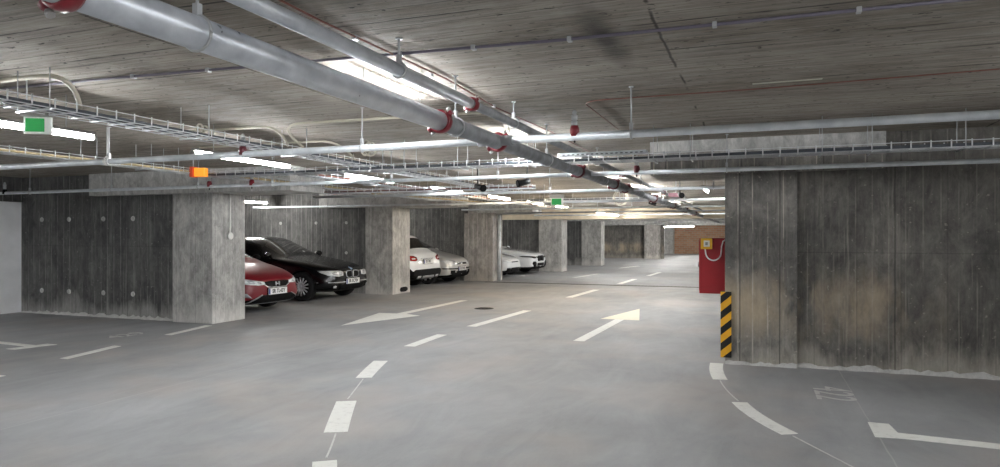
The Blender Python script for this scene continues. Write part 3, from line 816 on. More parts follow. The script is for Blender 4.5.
# white rod holding pipe 1 below the sign
t = thing('pipe_bracket', 'white bracket rod with collar beside the near exit sign', 'bracket', (-6.02, 4.93, 2.158))
bm = bmesh.new(); tube(bm, [(0, 0, .05), (0, 0, .34)], .012, 8); obj('post', bm, 'white_plastic', t)
bm = bmesh.new(); lathe(bm, [(-.03, .036), (.03, .036)], (0, 0, 0), (1, 0, 0), 14); lathe(bm, [(.02, .03), (.05, .02)], (0, 0, 0), (0, 0, 1), 12); obj('collar', bm, 'white_plastic', t)

t = thing('warning_beacon', 'orange lit warning beacon box on the left cable tray', 'beacon', (-6.56, 6.62, 2.165))
bm = bmesh.new(); B(bm, -.045, .10, .005, .09, 0, .11, .008); obj('lens', bm, 'orange_lamp', t)
bm = bmesh.new(); B(bm, -.1, -.052, -.005, .1, -.005, .125, .006); obj('housing', bm, 'orange_red', t)
bm = bmesh.new(); tube(bm, [(-.08, .05, .12), (-.08, .05, ZC-2.16)], .006, 6); obj('suspension_rod', bm, 'zinc', t)
t.rotation_euler = (0, 0, R(12))

def cctv(x, y, z, label, ang):
    t = thing('security_camera', label, 'camera', (x, y, z))
    bm = bmesh.new(); tube(bm, [(0, -.09, -.02), (0, .07, .02)], [.045, .04], 12); obj('body', bm, 'black_plastic', t)
    bm = bmesh.new(); lathe(bm, [(0, .05), (.02, .055), (.02, .04)], (0, -.11, -.025), (0, 1, .25), 14); obj('hood', bm, 'trim_black', t)
    bm = bmesh.new(); tube(bm, [(0, .03, .03), (0, .05, ZC-z)], .008, 6); lathe(bm, [(0, .04), (-.02, .04)], (0, .05, ZC-z), (0, 0, 1), 12); obj('mount', bm, 'black_plastic', t)
    t.rotation_euler = (0, 0, ang)
    return t
cctv(-3.72, 9.0, 2.12, 'black ceiling camera hanging left of the main pipe, above the silver car', R(60))
cctv(-3.0, 8.9, 2.16, 'black ceiling camera next to the coil of conduit', R(-50))
cctv(-1.35, 13.2, 2.2, 'black ceiling camera right of the main pipe, far down', R(20))
cctv(-2.5, 17.5, 2.25, 'small black ceiling camera over the lane before the beige beam', R(90))
t = thing('ceiling_loudspeaker', 'small pinkish loudspeaker box above the far lane', 'loudspeaker', (-1.5, 13.8, 2.22))
bm = bmesh.new(); B(bm, -.14, .14, -.05, .05, -.03, .05, .01); obj('box', bm, plain('pink_grey_plastic', (150, 110, 118), .5), t)
bm = bmesh.new(); tube(bm, [(0, 0, .05), (0, 0, ZC-2.22)], .006, 6); obj('bracket', bm, 'zinc', t)

# ------------------------------------------------------------------ column fittings
t = thing('hose_cabinet', 'red fire hose cabinet fixed to the side of the right column', 'cabinet', (-.337, 8.3, .76))
bm = bmesh.new(); B(bm, -.285, 0, -.16, .3, 0, .635, .006); obj('body', bm, 'cabinet_red', t)
bm = bmesh.new(); B(bm, -.292, -.285, -.12, .26, .03, .605, .002); d = obj('door', bm, 'cabinet_red', t)
bm = bmesh.new(); tube(bm, [(-.30, -.07, .3), (-.30, -.07, .36)], .008, 8); obj('handle', bm, 'chrome', d)
t = thing('call_point', 'yellow call point box with pale window on the red cabinet', 'alarm box', (-.54, 8.135, 1.27))
bm = bmesh.new(); B(bm, -.062, .062, -.045, 0, 0, .125, .006); obj('box', bm, 'yellow', t)
bm = bmesh.new(); B(bm, -.03, .036, -.05, -.043, .028, .098, .003); obj('window', bm, 'white_plastic', t)
bm = bmesh.new(); B(bm, -.012, .016, -.054, -.049, .045, .08, .002); obj('button', bm, 'grey_plastic', t)
bm = bmesh.new(); pts = [(-.555, 8.11, 1.27)]+[(-.465+.085*math.cos(a), 8.11, 1.235+.085*math.sin(a)*1.1) for a in [PI+PI*i/12 for i in range(13)]]+[(-.376, 8.11, 1.30), (-.36, 8.11, 1.36), (-.33, 8.11, 1.38)]
tube(bm, pts, .0075, 8)
tag(obj('looped_cable', bm, 'white_plastic'), 'white cable looping from the yellow call point to the column edge', 'cable')
# striped guard, L-shaped foam profile on the column corner
t = thing('corner_guard', 'black and yellow striped corner guard on the right column', 'corner guard', (-.335, 7.98, .07))
bm = bmesh.new()
hgt = .73
def clipstripe(x0, x1, z0, slope, band):
    pts = []
    poly = [(x0, z0), (x1, z0+slope), (x1, z0+slope+band), (x0, z0+band)]
    out = poly
    for lo, s in ((0.0, 1), (hgt, -1)):
        res = []
        for i in range(len(out)):
            a, b = out[i], out[(i+1) % len(out)]
            ia, ib = s*(a[1]-lo) >= 0, s*(b[1]-lo) >= 0
            if ia: res.append(a)
            if ia != ib:
                k = (lo-a[1])/(b[1]-a[1]); res.append((a[0]+k*(b[0]-a[0]), lo))
        out = res
        if not out: return []
    return out
B(bm, -.045, .07, -.022, 0, 0, hgt); B(bm, -.045, -.0, 0, .11, 0, hgt)
obj('foam_profile', bm, 'hazard_black', t)
for i in range(-1, 5):
    z0 = i*.175-.02
    pl = clipstripe(-.045, .07, z0, .1, .088)
    if len(pl) >= 3:
        bm = bmesh.new()
        a = [bm.verts.new((x, -.0245, z)) for x, z in pl]; b = [bm.verts.new((x, -.0215, z)) for x, z in pl]
        bm.faces.new(a); bm.faces.new(b[::-1])
        for k in range(len(pl)): bm.faces.new((a[k], b[k], b[(k+1) % len(pl)], a[(k+1) % len(pl)]))
        bmesh.ops.recalc_face_normals(bm, faces=bm.faces[:])
        obj('yellow_stripe', bm, 'hazard_yellow', t)
# conduit and round box on the left column
t = thing('junction_box', 'round white junction box on a thin conduit down the left column', 'junction box', (-8.2, 8.98, 1.42))
bm = bmesh.new(); lathe(bm, [(0, .06), (.03, .06), (.034, .04)], (0, 0, 0), (1, 0, 0), 20); obj('box', bm, 'white_plastic', t)
bm = bmesh.new(); tube(bm, [(.014, 0, .05), (.014, 0, .7)], .014, 8); obj('conduit', bm, 'white_plastic', t)
# grey drain pipe at the third column
bm = bmesh.new(); tube(bm, [(-7.67, 20.2, 0), (-7.67, 20.2, 2.1)], .06, 16)
tag(obj('drain_pipe', bm, 'pipe_light'), 'pale vertical drain pipe on the lane side of the third left column', 'pipe')
# broken hole at the foot of the second column
bm = bmesh.new(); lathe(bm, [(0, .17), (.006, .15)], (0, 0, 0), (1, 0, 0), 9)
for v in bm.verts: v.co.z = v.co.z*.42*(1+.15*math.sin(v.co.y*40)); v.co.y *= 1.25
o = obj('column_recess', bm, 'trim_black'); o.location = (-8.2, 14.95, .1); tag(o, 'dark chipped hole at the foot of the second left column', 'hole')
# far white standing pipe
bm = bmesh.new(); tube(bm, [(-5.9, 47.0, 0), (-5.9, 47.0, 2.5)], .05, 10)
tag(obj('drain_pipe', bm, 'galv_dull'), 'thin vertical pipe far away beside the dark doorway', 'pipe')

# ------------------------------------------------------------------ cars
def car(name, label, loc, heading, sp):
    """body lofted from stations (x, zbot, zbelt, ztop, wmid, wbelt, wtop); +X is forward, nose at x = 0"""
    root = thing(name, label, 'car', loc)
    zs = sp.get('zs', 1)
    st = [(a_, b_*zs, c_*zs, d_*zs, *r_) for (a_, b_, c_, d_, *r_) in sp['stations']]
    bm = bmesh.new(); rings = []
    for (x, zb, zbelt, ztop, wm, wb, wt, cabin) in st:
        zm = zb+(zbelt-zb)*.5
        if cabin: ze = ztop-.045
        else: ze = zbelt+(ztop-zbelt)*.72
        half = [(0, zb), (wm*.8, zb), (wm*.97, zb+.07), (wm, zm), (wb*1.005, zbelt-.04), (wb*.985, zbelt), (wt, ze), (wt*.62, ztop-.008), (0, ztop)]
        full = half+[(-y, z) for (y, z) in half[-2:0:-1]]
        rings.append([bm.verts.new((x, y, z)) for y, z in full])
    n = len(rings[0])
    for i in range(len(rings)-1):
        A, Bq = st[i], st[i+1]
        for k in range(n):
            f = bm.faces.new((rings[i][k], rings[i][(k+1) % n], rings[i+1][(k+1) % n], rings[i+1][k]))
            kk = k if k < 8 else n-1-k      # mirrored row index
            mi = 0
            flag = sp['flags'][i]
            if kk == 5 and 's' in flag: mi = 1
            if kk in (6, 7) and 'w' in flag: mi = 1
            if kk in (0, 1): mi = 2
            if kk in (0, 1, 2) and sp.get('cladding'): mi = 2
            f.material_index = mi; f.smooth = True
    bm.faces.new(rings[0]).smooth = True; bm.faces.new(rings[-1][::-1]).smooth = True
    bmesh.ops.recalc_face_normals(bm, faces=bm.faces[:])
    me = bpy.data.meshes.new('cage'); bm.to_mesh(me); bm.free()
    tmp = bpy.data.objects.new('cage', me); C.objects.link(tmp)
    for mm in (sp['paint'], 'glass_dark', 'trim_black'): me.materials.append(M[mm])
    s = tmp.modifiers.new('s', 'SUBSURF'); s.levels = 3; s.render_levels = 3
    rw = sp['rw']; cutters = []
    for xw in sp['axles']:
        for sd in (-1, 1):
            cb = bmesh.new(); lathe(cb, [(-.16, rw*1.12), (.3, rw*1.12)], (xw, sd*(sp['W']/2-.1), rw), (0, sd, 0), 40)
            for f in cb.faces: f.material_index = 2
            cm = bpy.data.meshes.new('cut'); cb.to_mesh(cm); cb.free()
            for mm in (sp['paint'], 'glass_dark', 'trim_black'): cm.materials.append(M[mm])
            co = bpy.data.objects.new('cut', cm); C.objects.link(co); cutters.append(co)
            b = tmp.modifiers.new('b', 'BOOLEAN'); b.operation = 'DIFFERENCE'; b.object = co; b.solver = 'EXACT'
    bpy.context.view_layer.update()
    ev = bpy.data.meshes.new_from_object(tmp.evaluated_get(bpy.context.evaluated_depsgraph_get()))
    for o in cutters+[tmp]: bpy.data.objects.remove(o)
    src = bmesh.new(); src.from_mesh(ev)
    bvh = BVHTree.FromBMesh(src)
    for idx, (pname, mm) in enumerate((('body', sp['paint']), ('window', 'glass_dark'), ('underbody', 'trim_black'))):
        cp = src.copy(); bmesh.ops.delete(cp, geom=[f for f in cp.faces if f.material_index != idx], context='FACES')
        if len(cp.faces) == 0: cp.free(); continue
        for f in cp.faces: f.material_index = 0; f.smooth = True
        o = obj(pname, cp, mm, root)
        for p in o.data.polygons: p.use_smooth = True
    src.free()

    def patch(pname, poly, m, side='front', off=.006, parent=root, th=.02, yoff=0):
        """poly in (y,z) for front/rear, (x,z) for left/right, laid on the body surface"""
        b = bmesh.new()
        f = b.faces.new([b.verts.new((p[0], p[1]*zs, 0)) for p in poly])
        for _ in range(4):
            bmesh.ops.triangulate(b, faces=b.faces[:])
            es = [e for e in b.edges if e.calc_length() > .05]
            if not es: break
            bmesh.ops.subdivide_edges(b, edges=es, cuts=1)
        bmesh.ops.triangulate(b, faces=b.faces[:])
        ok = []
        for v in b.verts:
            a, z = v.co.x, v.co.y
            if side == 'front': o_, d = Vector((1, a, z)), Vector((-1, 0, 0))
            elif side == 'rear': o_, d = Vector((-6, a, z)), Vector((1, 0, 0))
            elif side == 'right': o_, d = Vector((a, -2, z)), Vector((0, 1, 0))
            elif side == 'left': o_, d = Vector((a, 2, z)), Vector((0, -1, 0))
            else: o_, d = Vector((a, z, 3)), Vector((0, 0, -1))
            h = bvh.ray_cast(o_, d)
            if h[0] is None: ok.append(v); v.co = Vector((-.5, 0, .5)); continue
            v.co = h[0]+h[1]*off*.6-d*off*.4
        if ok: bmesh.ops.delete(b, geom=ok, context='VERTS')
        if not b.faces: b.free(); return None
        b.normal_update()
        want = {'front': Vector((1, 0, 0)), 'rear': Vector((-1, 0, 0)), 'right': Vector((0, -1, 0)), 'left': Vector((0, 1, 0)), 'top': Vector((0, 0, 1))}[side]
        for f in list(b.faces):
            if f.normal.dot(want) < 0: f.normal_flip()
        for f in b.faces: f.smooth = True
        o = obj(pname, b, m, parent)
        sd = o.modifiers.new('t', 'SOLIDIFY'); sd.thickness = th; sd.offset = -1
        return o
    def both(pname, poly, m, side='front', **k):
        r = []
        for s_ in (1, -1):
            r.append(patch(pname, [(p[0]*s_, p[1]) for p in poly], m, side, **k))
        return r
    # wheels
    for xw in sp['axles']:
        for sd in (-1, 1):
            yo = sd*(sp['W']/2-.02)
            b = bmesh.new()
            w_ = .2
            lathe(b, [(0, rw*.66), (0, rw*.92), (-.02, rw*.985), (-.05, rw), (-w_+.04, rw), (-w_, rw*.93), (-w_, rw*.6), (-w_+.03, rw*.55), (-.03, rw*.6)], (xw, yo, rw), (0, sd, 0), 36, closed=True)
            tyre = obj('wheel', b, 'rubber', root)
            b = bmesh.new()
            lathe(b, [(-.03, rw*.62), (-.005, rw*.69), (-.01, rw*.64), (-.07, rw*.6), (-.15, rw*.58), (-.15, rw*.61)], (xw, yo, rw), (0, sd, 0), 36, closed=True)
            ns = sp.get('spokes', 5)
            for k in range(ns):
                a = 2*PI*k/ns+.3
                for da in ((-.1, .1) if ns < 8 else (0,)):
                    p0 = Vector((xw+math.cos(a)*rw*.1, yo-sd*.03, rw+math.sin(a)*rw*.1)); p1 = Vector((xw+math.cos(a+da)*rw*.64, yo-sd*.015, rw+math.sin(a+da)*rw*.64))
                    tube(b, [p0, (p0+p1)/2+Vector((0, sd*.008, 0)), p1], [rw*.07, rw*.05, rw*.055], 6)
            lathe(b, [(-.05, rw*.17), (-.01, rw*.15), (0, rw*.06)], (xw, yo, rw), (0, sd, 0), 16)
            obj('rim', b, 'alloy', tyre)
            b = bmesh.new(); lathe(b, [(-.1, rw*.57), (-.085, rw*.57)], (xw, yo, rw), (0, sd, 0), 24); obj('brake_disc', b, 'trim_black', tyre)
    # mirrors
    mx, mz = sp['mirror']
    for sd in (-1, 1):
        b = bmesh.new(); bmesh.ops.create_uvsphere(b, u_segments=14, v_segments=10, radius=1)
        for v in b.verts: v.co = Vector((mx+v.co.x*.07*(1.2 if v.co.x > 0 else .5), sd*(sp['W']/2+.06)+v.co.y*.1, mz*zs+v.co.z*.065))
        for f in b.faces: f.smooth = True
        tube(b, [(mx-.01, sd*(sp['W']/2-.1), mz*zs-.06), (mx, sd*(sp['W']/2+.02), mz*zs-.02)], .025, 8)
        obj('mirror', b, sp.get('mirror_paint', sp['paint']), root)
    def plate(side, z, text, x=None, w=.52):
        z = z*zs
        if side == 'front':
            h = bvh.ray_cast(Vector((1, 0, z)), Vector((-1, 0, 0))); px = h[0].x+.012; d = 1
        else:
            h = bvh.ray_cast(Vector((-6, 0, z)), Vector((1, 0, 0))); px = h[0].x-.012; d = -1
        b = bmesh.new(); B(b, min(px, px+d*.008), max(px, px+d*.008), -w/2, w/2, z-.057, z+.057, .002); P = obj('number_plate', b, 'plate', root)
        b = bmesh.new(); B(b, min(px, px+d*.0095), max(px, px+d*.0095), *((-w/2+.004, -w/2+.045) if d == 1 else (w/2-.045, w/2-.004)), z-.05, z+.05)
        # band sits at the reader's left
        obj('blue_band', b, 'plate_blue', P)
        rot = Matrix.Rotation(R(90), 4, 'Z') @ Matrix.Rotation(R(90), 4, 'X') if d == 1 else Matrix.Rotation(R(-90), 4, 'Z') @ Matrix.Rotation(R(90), 4, 'X')
        text_mesh('plate_characters', text, .1, 'plate_ink', Matrix.Translation((px+d*.0095, .02*(1 if d == 1 else -1), z)) @ rot @ Matrix.Diagonal((.85, 1, 1, 1)), P, .0008, 1.05, .003)
        b = bmesh.new(); B(b, min(px-d*.02, px+d*.003), max(px-d*.02, px+d*.003), -w/2-.012, w/2+.012, z-.068, z+.068, .003); obj('plate_holder', b, 'trim_black', root)
    # side furniture
    for side in ('right', 'left'):
        for (x0, z0) in sp['handles']:
            patch('door_handle', [(x0, z0), (x0-.17, z0+.005), (x0-.17, z0+.035), (x0, z0+.03)], sp.get('handle_paint', sp['paint']), side, off=.03, th=.035)
        for poly in sp.get('door_gaps', ()):
            patch('door_seam', poly, 'trim_black', side, off=.002, th=.004)
        for poly in sp.get('pillars', ()):
            patch('pillar', poly, 'trim_black', side, off=.004, th=.006)
    root.rotation_euler = (0, 0, heading)
    return root, patch, both, plate

def seams(xs, z0=.28, z1=.9):
    return [[(x-.004, z0), (x+.004, z0), (x+.004, z1), (x-.004, z1)] for x in xs]

def build_black():
    sp = dict(paint='car_black', W=1.76, rw=.318, axles=(-.76, -3.42), spokes=14, mirror=(-1.58, 1.0), handles=((-2.62, .80),),
        stations=[(0.0, .30, .60, .66, .60, .52, .36, 0), (-.05, .24, .64, .705, .70, .63, .45, 0), (-.16, .20, .69, .75, .81, .73, .55, 0), (-.40, .18, .755, .82, .87, .80, .62, 0), (-.80, .17, .83, .895, .885, .84, .66, 0),
                  (-1.15, .17, .88, .945, .885, .85, .67, 0), (-1.27, .17, .90, .965, .885, .85, .67, 0), (-1.34, .17, .91, 1.0, .885, .85, .66, 1), (-2.02, .17, .93, 1.345, .885, .85, .58, 1), (-2.24, .17, .935, 1.405, .885, .85, .57, 1),
                  (-2.78, .17, .945, 1.43, .885, .85, .57, 1), (-2.86, .17, .95, 1.432, .885, .85, .57, 1), (-3.5, .17, .965, 1.41, .885, .85, .55, 1), (-3.8, .18, .975, 1.36, .88, .84, .54, 1), (-4.08, .2, .97, 1.10, .86, .82, .56, 1), (-4.2, .24, .93, 1.0, .82, .78, .55, 0), (-4.24, .3, .7, .8, .74, .7, .5, 0)],
        flags=['', '', '', '', '', '', '', 'w', 's', 's', '', 's', 's', 'w', '', ''])
    # index 7 = windscreen
    sp['door_gaps'] = seams((-1.5, -2.82))
    return sp
M['car_black'] = plain('black_car_paint', (7, 8, 11), .22, .0, .0, coat=.35)
M['car_red'] = plain('red_car_paint', (112, 9, 25), .4, .0, .0, coat=.12)
M['car_white'] = plain('white_car_paint', (222, 224, 226), .25, .0, .0, coat=1)
M['car_silver'] = plain('silver_car_paint', (200, 200, 198), .3, .25, .0, coat=1)

# black hatchback
sp = build_black()
root, patch, both, plate = car('car', 'black hatchback with twin chrome-edged grille openings, parked nose out', (-8.5, 13.12, 0), 0, sp)
for s in (1, -1):
    k = lambda pts: [(s*y, z) for y, z in pts]
    fr = patch('grille_frame', k([(.02, .50), (.17, .49), (.245, .53), (.255, .60), (.21, .655), (.06, .66), (.02, .64)]), 'chrome', off=.012)
    patch('grille_mesh', k([(.04, .515), (.165, .508), (.225, .54), (.232, .595), (.2, .638), (.07, .642), (.04, .625)]), 'trim_black', off=.018, parent=root)
    hl = patch('headlamp', k([(.36, .55), (.52, .535), (.74, .565), (.79, .62), (.80, .665), (.66, .665), (.44, .655), (.37, .64)]), 'lens', off=.01)
    patch('headlamp_reflector', k([(.42, .57), (.5, .56), (.52, .61), (.49, .64), (.42, .63)]), 'chrome', off=.016)
    patch('headlamp_reflector', k([(.56, .57), (.65, .575), (.67, .62), (.62, .645), (.56, .63)]), 'chrome', off=.016)
    patch('fog_lamp', k([(.56, .27), (.68, .275), (.7, .33), (.66, .36), (.56, .35)]), 'trim_black', off=.008)
    patch('fog_lamp', k([(.585, .29), (.65, .295), (.66, .33), (.63, .345), (.585, .335)]), 'lens', off=.014)
patch('lower_intake', [(-.46, .235), (.46, .235), (.5, .36), (-.5, .36)], 'trim_black', off=.01)
patch('bumper_strip', [(-.84, .405), (.84, .405), (.84, .418), (-.84, .418)], 'chrome', off=.012)
plate('front', .42, 'SR 5C70V')
b = patch('badge', [(.035*math.cos(a), .70+.03*math.sin(a)) for a in [2*PI*i/12 for i in range(12)]], 'blue_badge', off=.012)

# red hatchback
sp = dict(paint='car_red', W=1.77, rw=.31, axles=(-.88, -3.5), spokes=5, mirror=(-1.3, .98), handles=((-2.3, .84),), mirror_paint='trim_black',
    stations=[(0.0, .25, .52, .59, .56, .48, .34, 0), (-.06, .19, .60, .66, .69, .61, .44, 0), (-.2, .17, .67, .735, .80, .72, .54, 0), (-.45, .16, .75, .82, .865, .81, .63, 0), (-.68, .16, .80, .875, .885, .84, .66, 0),
              (-.80, .16, .83, .90, .885, .85, .67, 0), (-.88, .16, .85, .94, .885, .85, .66, 1), (-1.85, .16, .95, 1.41, .885, .85, .56, 1), (-2.1, .16, .955, 1.45, .885, .85, .55, 1),
              (-2.5, .16, .96, 1.47, .885, .85, .55, 1), (-2.58, .16, .96, 1.47, .885, .85, .55, 1), (-3.4, .16, .98, 1.42, .885, .85, .54, 1), (-3.9, .18, 1.0, 1.3, .87, .83, .52, 1), (-4.15, .2, 1.0, 1.08, .85, .8, .55, 0), (-4.25, .3, .75, .85, .76, .72, .5, 0)],
    flags=['', '', '', '', '', '', 'w', 's', 's', '', 's', 's', 'w', ''])
sp['door_gaps'] = seams((-1.35, -2.55))
root, patch, both, plate = car('car', 'dark red hatchback half hidden by the near left column, nose out', (-8.37, 10.40, 0), 0, sp)
for s in (1, -1):
    k = lambda pts: [(s*y, z) for y, z in pts]
    patch('headlamp', k([(.33, .535), (.5, .53), (.68, .55), (.80, .60), (.82, .655), (.68, .645), (.5, .61), (.34, .585)]), 'lens', off=.01)
    patch('headlamp_reflector', k([(.42, .545), (.5, .545), (.5, .59), (.44, .585)]), 'chrome', off=.016)
    patch('headlamp_reflector', k([(.56, .555), (.64, .565), (.66, .615), (.57, .6)]), 'chrome', off=.016)
    patch('fog_recess', k([(.62, .3), (.78, .34), (.80, .42), (.7, .39)]), 'skid', off=.008)
patch('grille', [(-.33, .535), (-.24, .48), (.24, .48), (.33, .535), (.34, .58), (.2, .59), (-.2, .59), (-.34, .58)], 'trim_black', off=.01)
patch('grille_trim', [(-.34, .52), (-.22, .46), (.22, .46), (.34, .52), (.33, .535), (.24, .48), (-.24, .48), (-.33, .535)], 'chrome', off=.014)
# letter badge
def hb(pts): return patch('badge', pts, 'chrome', off=.022)
hb([(-.055, .50), (-.035, .50), (-.025, .575), (-.06, .575)]); hb([(.055, .50), (.035, .50), (.025, .575), (.06, .575)]); hb([(-.035, .527), (.035, .527), (.035, .545), (-.035, .545)])
patch('lower_intake', [(-.66, .2), (.66, .2), (.6, .26), (.4, .345), (-.4, .345), (-.6, .26)], 'trim_black', off=.01)
patch('intake_trim', [(-.68, .188), (.68, .188), (.66, .2), (-.66, .2)], 'skid', off=.016)
for s in (1, -1):
    patch('intake_trim', [(s*.4, .345), (s*.6, .26), (s*.66, .2), (s*.69, .2), (s*.62, .27), (s*.41, .36)], 'skid', off=.014)
plate('front', .40, 'SR TL43Y')

# white crossover, tail towards the lane
sp = dict(paint='car_white', zs=.93, W=1.84, rw=.335, axles=(-.9, -3.58), spokes=5, mirror=(-1.6, 1.1), handles=((-2.3, .95), (-3.2, .97)), cladding=True,
    stations=[(0.0, .35, .72, .8, .66, .6, .4, 0), (-.12, .25, .8, .9, .82, .75, .55, 0), (-.5, .22, .93, 1.0, .9, .85, .66, 0), (-1.1, .22, 1.0, 1.09, .92, .87, .68, 0), (-1.25, .22, 1.01, 1.13, .92, .87, .68, 1),
              (-1.95, .22, 1.03, 1.53, .92, .87, .6, 1), (-2.3, .22, 1.04, 1.6, .92, .87, .6, 1), (-2.7, .22, 1.05, 1.62, .92, .87, .6, 1), (-2.78, .22, 1.05, 1.62, .92, .87, .6, 1), (-3.5, .22, 1.08, 1.60, .92, .87, .59, 1), (-3.75, .22, 1.09, 1.57, .92, .87, .58, 1), (-3.86, .23, 1.09, 1.54, .92, .87, .58, 1),
              (-4.22, .25, 1.07, 1.13, .91, .86, .62, 1), (-4.34, .27, 1.0, 1.05, .90, .84, .64, 0), (-4.42, .3, .8, .9, .87, .8, .6, 0), (-4.47, .33, .62, .7, .8, .74, .5, 0)],
    flags=['', '', '', '', 'w', 's', 's', '', 's', 's', '', 'w', '', '', ''])
sp['door_gaps'] = seams((-1.5, -2.74), .5, 1.0)
root, patch, both, plate = car('car', 'white crossover with black lower bumper parked tail out behind the second column', (-12.82, 16.6, 0), PI, sp)
for s in (1, -1):
    k = lambda pts: [(s*y, z) for y, z in pts]
    patch('tail_lamp', k([(.56, .84), (.66, .81), (.84, .82), (.87, .92), (.84, .97), (.68, .96), (.57, .92)]), 'lens_red', 'rear', off=.012)
    patch('tail_lamp', k([(.66, .865), (.8, .865), (.8, .895), (.66, .895)]), 'lens', 'rear', off=.02)
    patch('exhaust_tip', k([(.42, .32), (.62, .32), (.6, .39), (.44, .39)]), 'chrome', 'rear', off=.02)
patch('rear_bumper', [(-.86, .3), (.86, .3), (.87, .5), (.7, .57), (-.7, .57), (-.87, .5)], 'trim_black', 'rear', off=.012)
patch('skid_plate', [(-.36, .3), (.36, .3), (.32, .38), (-.32, .38)], 'skid', 'rear', off=.02)
patch('tailgate_recess', [(-.32, .72), (.32, .72), (.34, .86), (-.34, .86)], 'grey_plastic', 'rear', off=.006)
plate('rear', .785, 'SR 70KL', w=.52)
patch('chrome_strip', [(-.36, .87), (.36, .87), (.36, .885), (-.36, .885)], 'chrome', 'rear', off=.02)

# silver supermini
sp = dict(paint='car_silver', zs=.96, W=1.66, rw=.3, axles=(-.78, -3.24), spokes=6, mirror=(-1.3, 1.02), handles=((-2.1, .85),),
    stations=[(0.0, .28, .58, .64, .6, .54, .4, 0), (-.06, .21, .68, .75, .72, .66, .5, 0), (-.2, .18, .77, .83, .80, .74, .58, 0), (-.55, .17, .86, .92, .83, .79, .64, 0), (-.95, .17, .92, 1.0, .83, .80, .65, 0),
              (-1.05, .17, .93, 1.05, .83, .80, .65, 1), (-1.7, .17, .95, 1.40, .83, .80, .57, 1), (-1.95, .17, .96, 1.455, .83, .80, .56, 1), (-2.4, .17, .97, 1.475, .83, .80, .56, 1), (-2.48, .17, .97, 1.475, .83, .80, .56, 1), (-3.2, .17, .98, 1.44, .83, .80, .55, 1),
              (-3.55, .19, .98, 1.35, .82, .79, .54, 1), (-3.8, .22, .96, 1.05, .8, .76, .55, 0), (-3.87, .3, .7, .8, .74, .7, .5, 0)],
    flags=['', '', '', '', '', 'w', 's', 's', '', 's', 's', 'w', ''])
sp['door_gaps'] = seams((-1.25, -2.44))
root, patch, both, plate = car('car', 'silver supermini parked nose out beside the white crossover', (-8.3, 18.72, 0), 0, sp)
for s in (1, -1):
    k = lambda pts: [(s*y, z) for y, z in pts]
    patch('headlamp', k([(.36, .60), (.56, .58), (.74, .62), (.78, .72), (.68, .76), (.46, .73), (.37, .67)]), 'lens', off=.01)
    patch('headlamp_reflector', k([(.45, .63), (.55, .62), (.57, .69), (.47, .7)]), 'chrome', off=.018)
    patch('fog_intake', k([(.46, .31), (.68, .33), (.68, .43), (.46, .43)]), 'trim_black', off=.01)
patch('grille', [(-.34, .60), (.34, .60), (.35, .66), (-.35, .66)], 'lens_dark', off=.01)
patch('bumper_strip', [(.3, .455), (.82, .465), (.82, .5), (.3, .49)], 'trim_black', off=.012)
patch('bumper_strip', [(-.82, .465), (-.3, .455), (-.3, .49), (-.82, .5)], 'trim_black', off=.012)
patch('lower_intake', [(-.38, .31), (.38, .31), (.38, .40), (-.38, .40)], 'trim_black', off=.01)
plate('front', .47, 'SR 21WA')
b = patch('badge', [(.05*math.cos(a), .63+.05*math.sin(a)) for a in [2*PI*i/12 for i in range(12)]], 'chrome', off=.02)

# white supermini beyond the third column
sp2 = dict(sp); sp2['paint'] = 'car_white'; sp2['zs'] = .87
root, patch, both, plate = car('car', 'small white hatchback just past the third left column, nose out', (-7.75, 22.0, 0), 0, sp2)
for s in (1, -1):
    k = lambda pts: [(s*y, z) for y, z in pts]
    patch('headlamp', k([(.36, .60), (.6, .6), (.78, .68), (.76, .75), (.6, .72), (.37, .66)]), 'lens', off=.01)
    patch('fog_intake', k([(.46, .28), (.68, .3), (.68, .40), (.46, .40)]), 'trim_black', off=.01)
patch('lower_intake', [(-.38, .27), (.38, .27), (.38, .4), (-.38, .4)], 'trim_black', off=.01)
patch('grille', [(-.32, .6), (.32, .6), (.32, .64), (-.32, .64)], 'trim_black', off=.01)

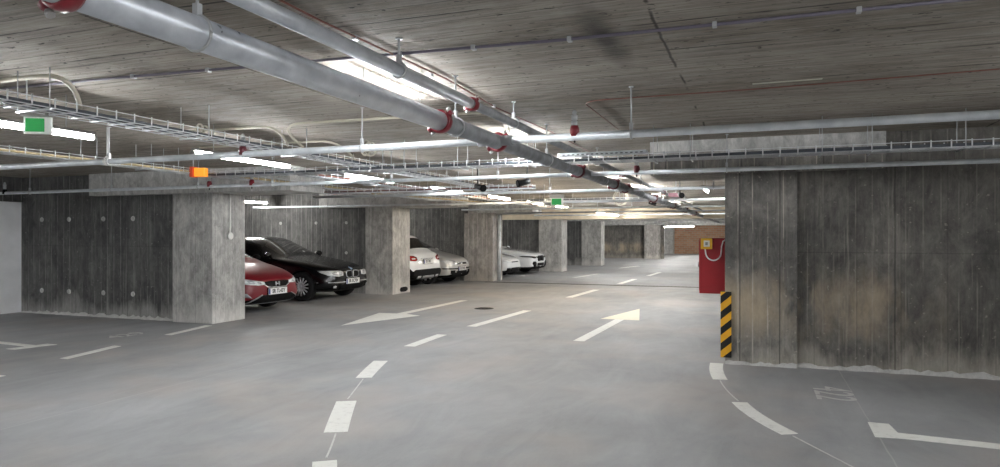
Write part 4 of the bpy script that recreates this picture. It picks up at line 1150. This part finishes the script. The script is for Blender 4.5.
# large white car beyond it
sp = dict(paint='car_white', zs=.84, W=1.94, rw=.34, axles=(-.92, -3.9), spokes=5, mirror=(-1.7, 1.15), handles=((-2.4, .98), (-3.4, 1.0)),
    stations=[(0.0, .3, .72, .82, .74, .66, .44, 0), (-.07, .24, .82, .9, .86, .8, .56, 0), (-.25, .22, .9, .97, .94, .88, .66, 0), (-.7, .22, .98, 1.05, .98, .93, .72, 0), (-1.3, .22, 1.02, 1.12, .98, .94, .74, 0), (-1.45, .22, 1.03, 1.17, .98, .94, .73, 1),
              (-2.2, .22, 1.06, 1.6, .98, .93, .63, 1), (-2.6, .22, 1.07, 1.69, .98, .93, .62, 1), (-3.0, .22, 1.08, 1.71, .98, .93, .62, 1), (-3.1, .22, 1.08, 1.71, .98, .93, .62, 1), (-4.1, .22, 1.1, 1.67, .98, .93, .6, 1), (-4.5, .24, 1.1, 1.5, .97, .92, .6, 1), (-4.8, .28, 1.05, 1.15, .94, .88, .62, 0), (-4.9, .35, .8, .9, .86, .8, .5, 0)],
    flags=['', '', '', '', '', 'w', 's', 's', '', 's', 's', 'w', ''])
root, patch, both, plate = car('car', 'white car with a large black grille, farthest of the parked cars', (-7.6, 24.45, 0), 0, sp)
for s in (1, -1):
    k = lambda pts: [(s*y, z) for y, z in pts]
    patch('grille', k([(.02, .60), (.3, .58), (.36, .66), (.33, .82), (.05, .83), (.02, .8)]), 'trim_black', off=.02)
    patch('headlamp', k([(.38, .72), (.7, .71), (.92, .77), (.93, .82), (.7, .8), (.38, .79)]), 'lens_dark', off=.012)
    patch('side_intake', k([(.5, .36), (.74, .38), (.82, .48), (.78, .58), (.58, .58), (.5, .5)]), 'trim_black', off=.012)
patch('lower_intake', [(-.4, .38), (.4, .38), (.38, .5), (-.38, .5)], 'trim_black', off=.012)

# ------------------------------------------------------------------ light and colour management
wd = bpy.data.worlds.new('world'); scene.world = wd; wd.use_nodes = True
wd.node_tree.nodes['Background'].inputs['Color'].default_value = (.8, .9, 1, 1)
wd.node_tree.nodes['Background'].inputs['Strength'].default_value = .05
scene.view_settings.view_transform = 'Standard'; scene.view_settings.look = 'None'
scene.view_settings.gamma = 1; scene.view_settings.use_curve_mapping = False
scene.view_settings.exposure = 1.6
try:
    scene.cycles.use_denoising = True
    scene.cycles.denoiser = 'OPENIMAGEDENOISE'
    scene.cycles.max_bounces = 8
    scene.cycles.diffuse_bounces = 5
    scene.cycles.glossy_bounces = 3
    scene.cycles.sample_clamp_indirect = 8
except Exception:
    pass
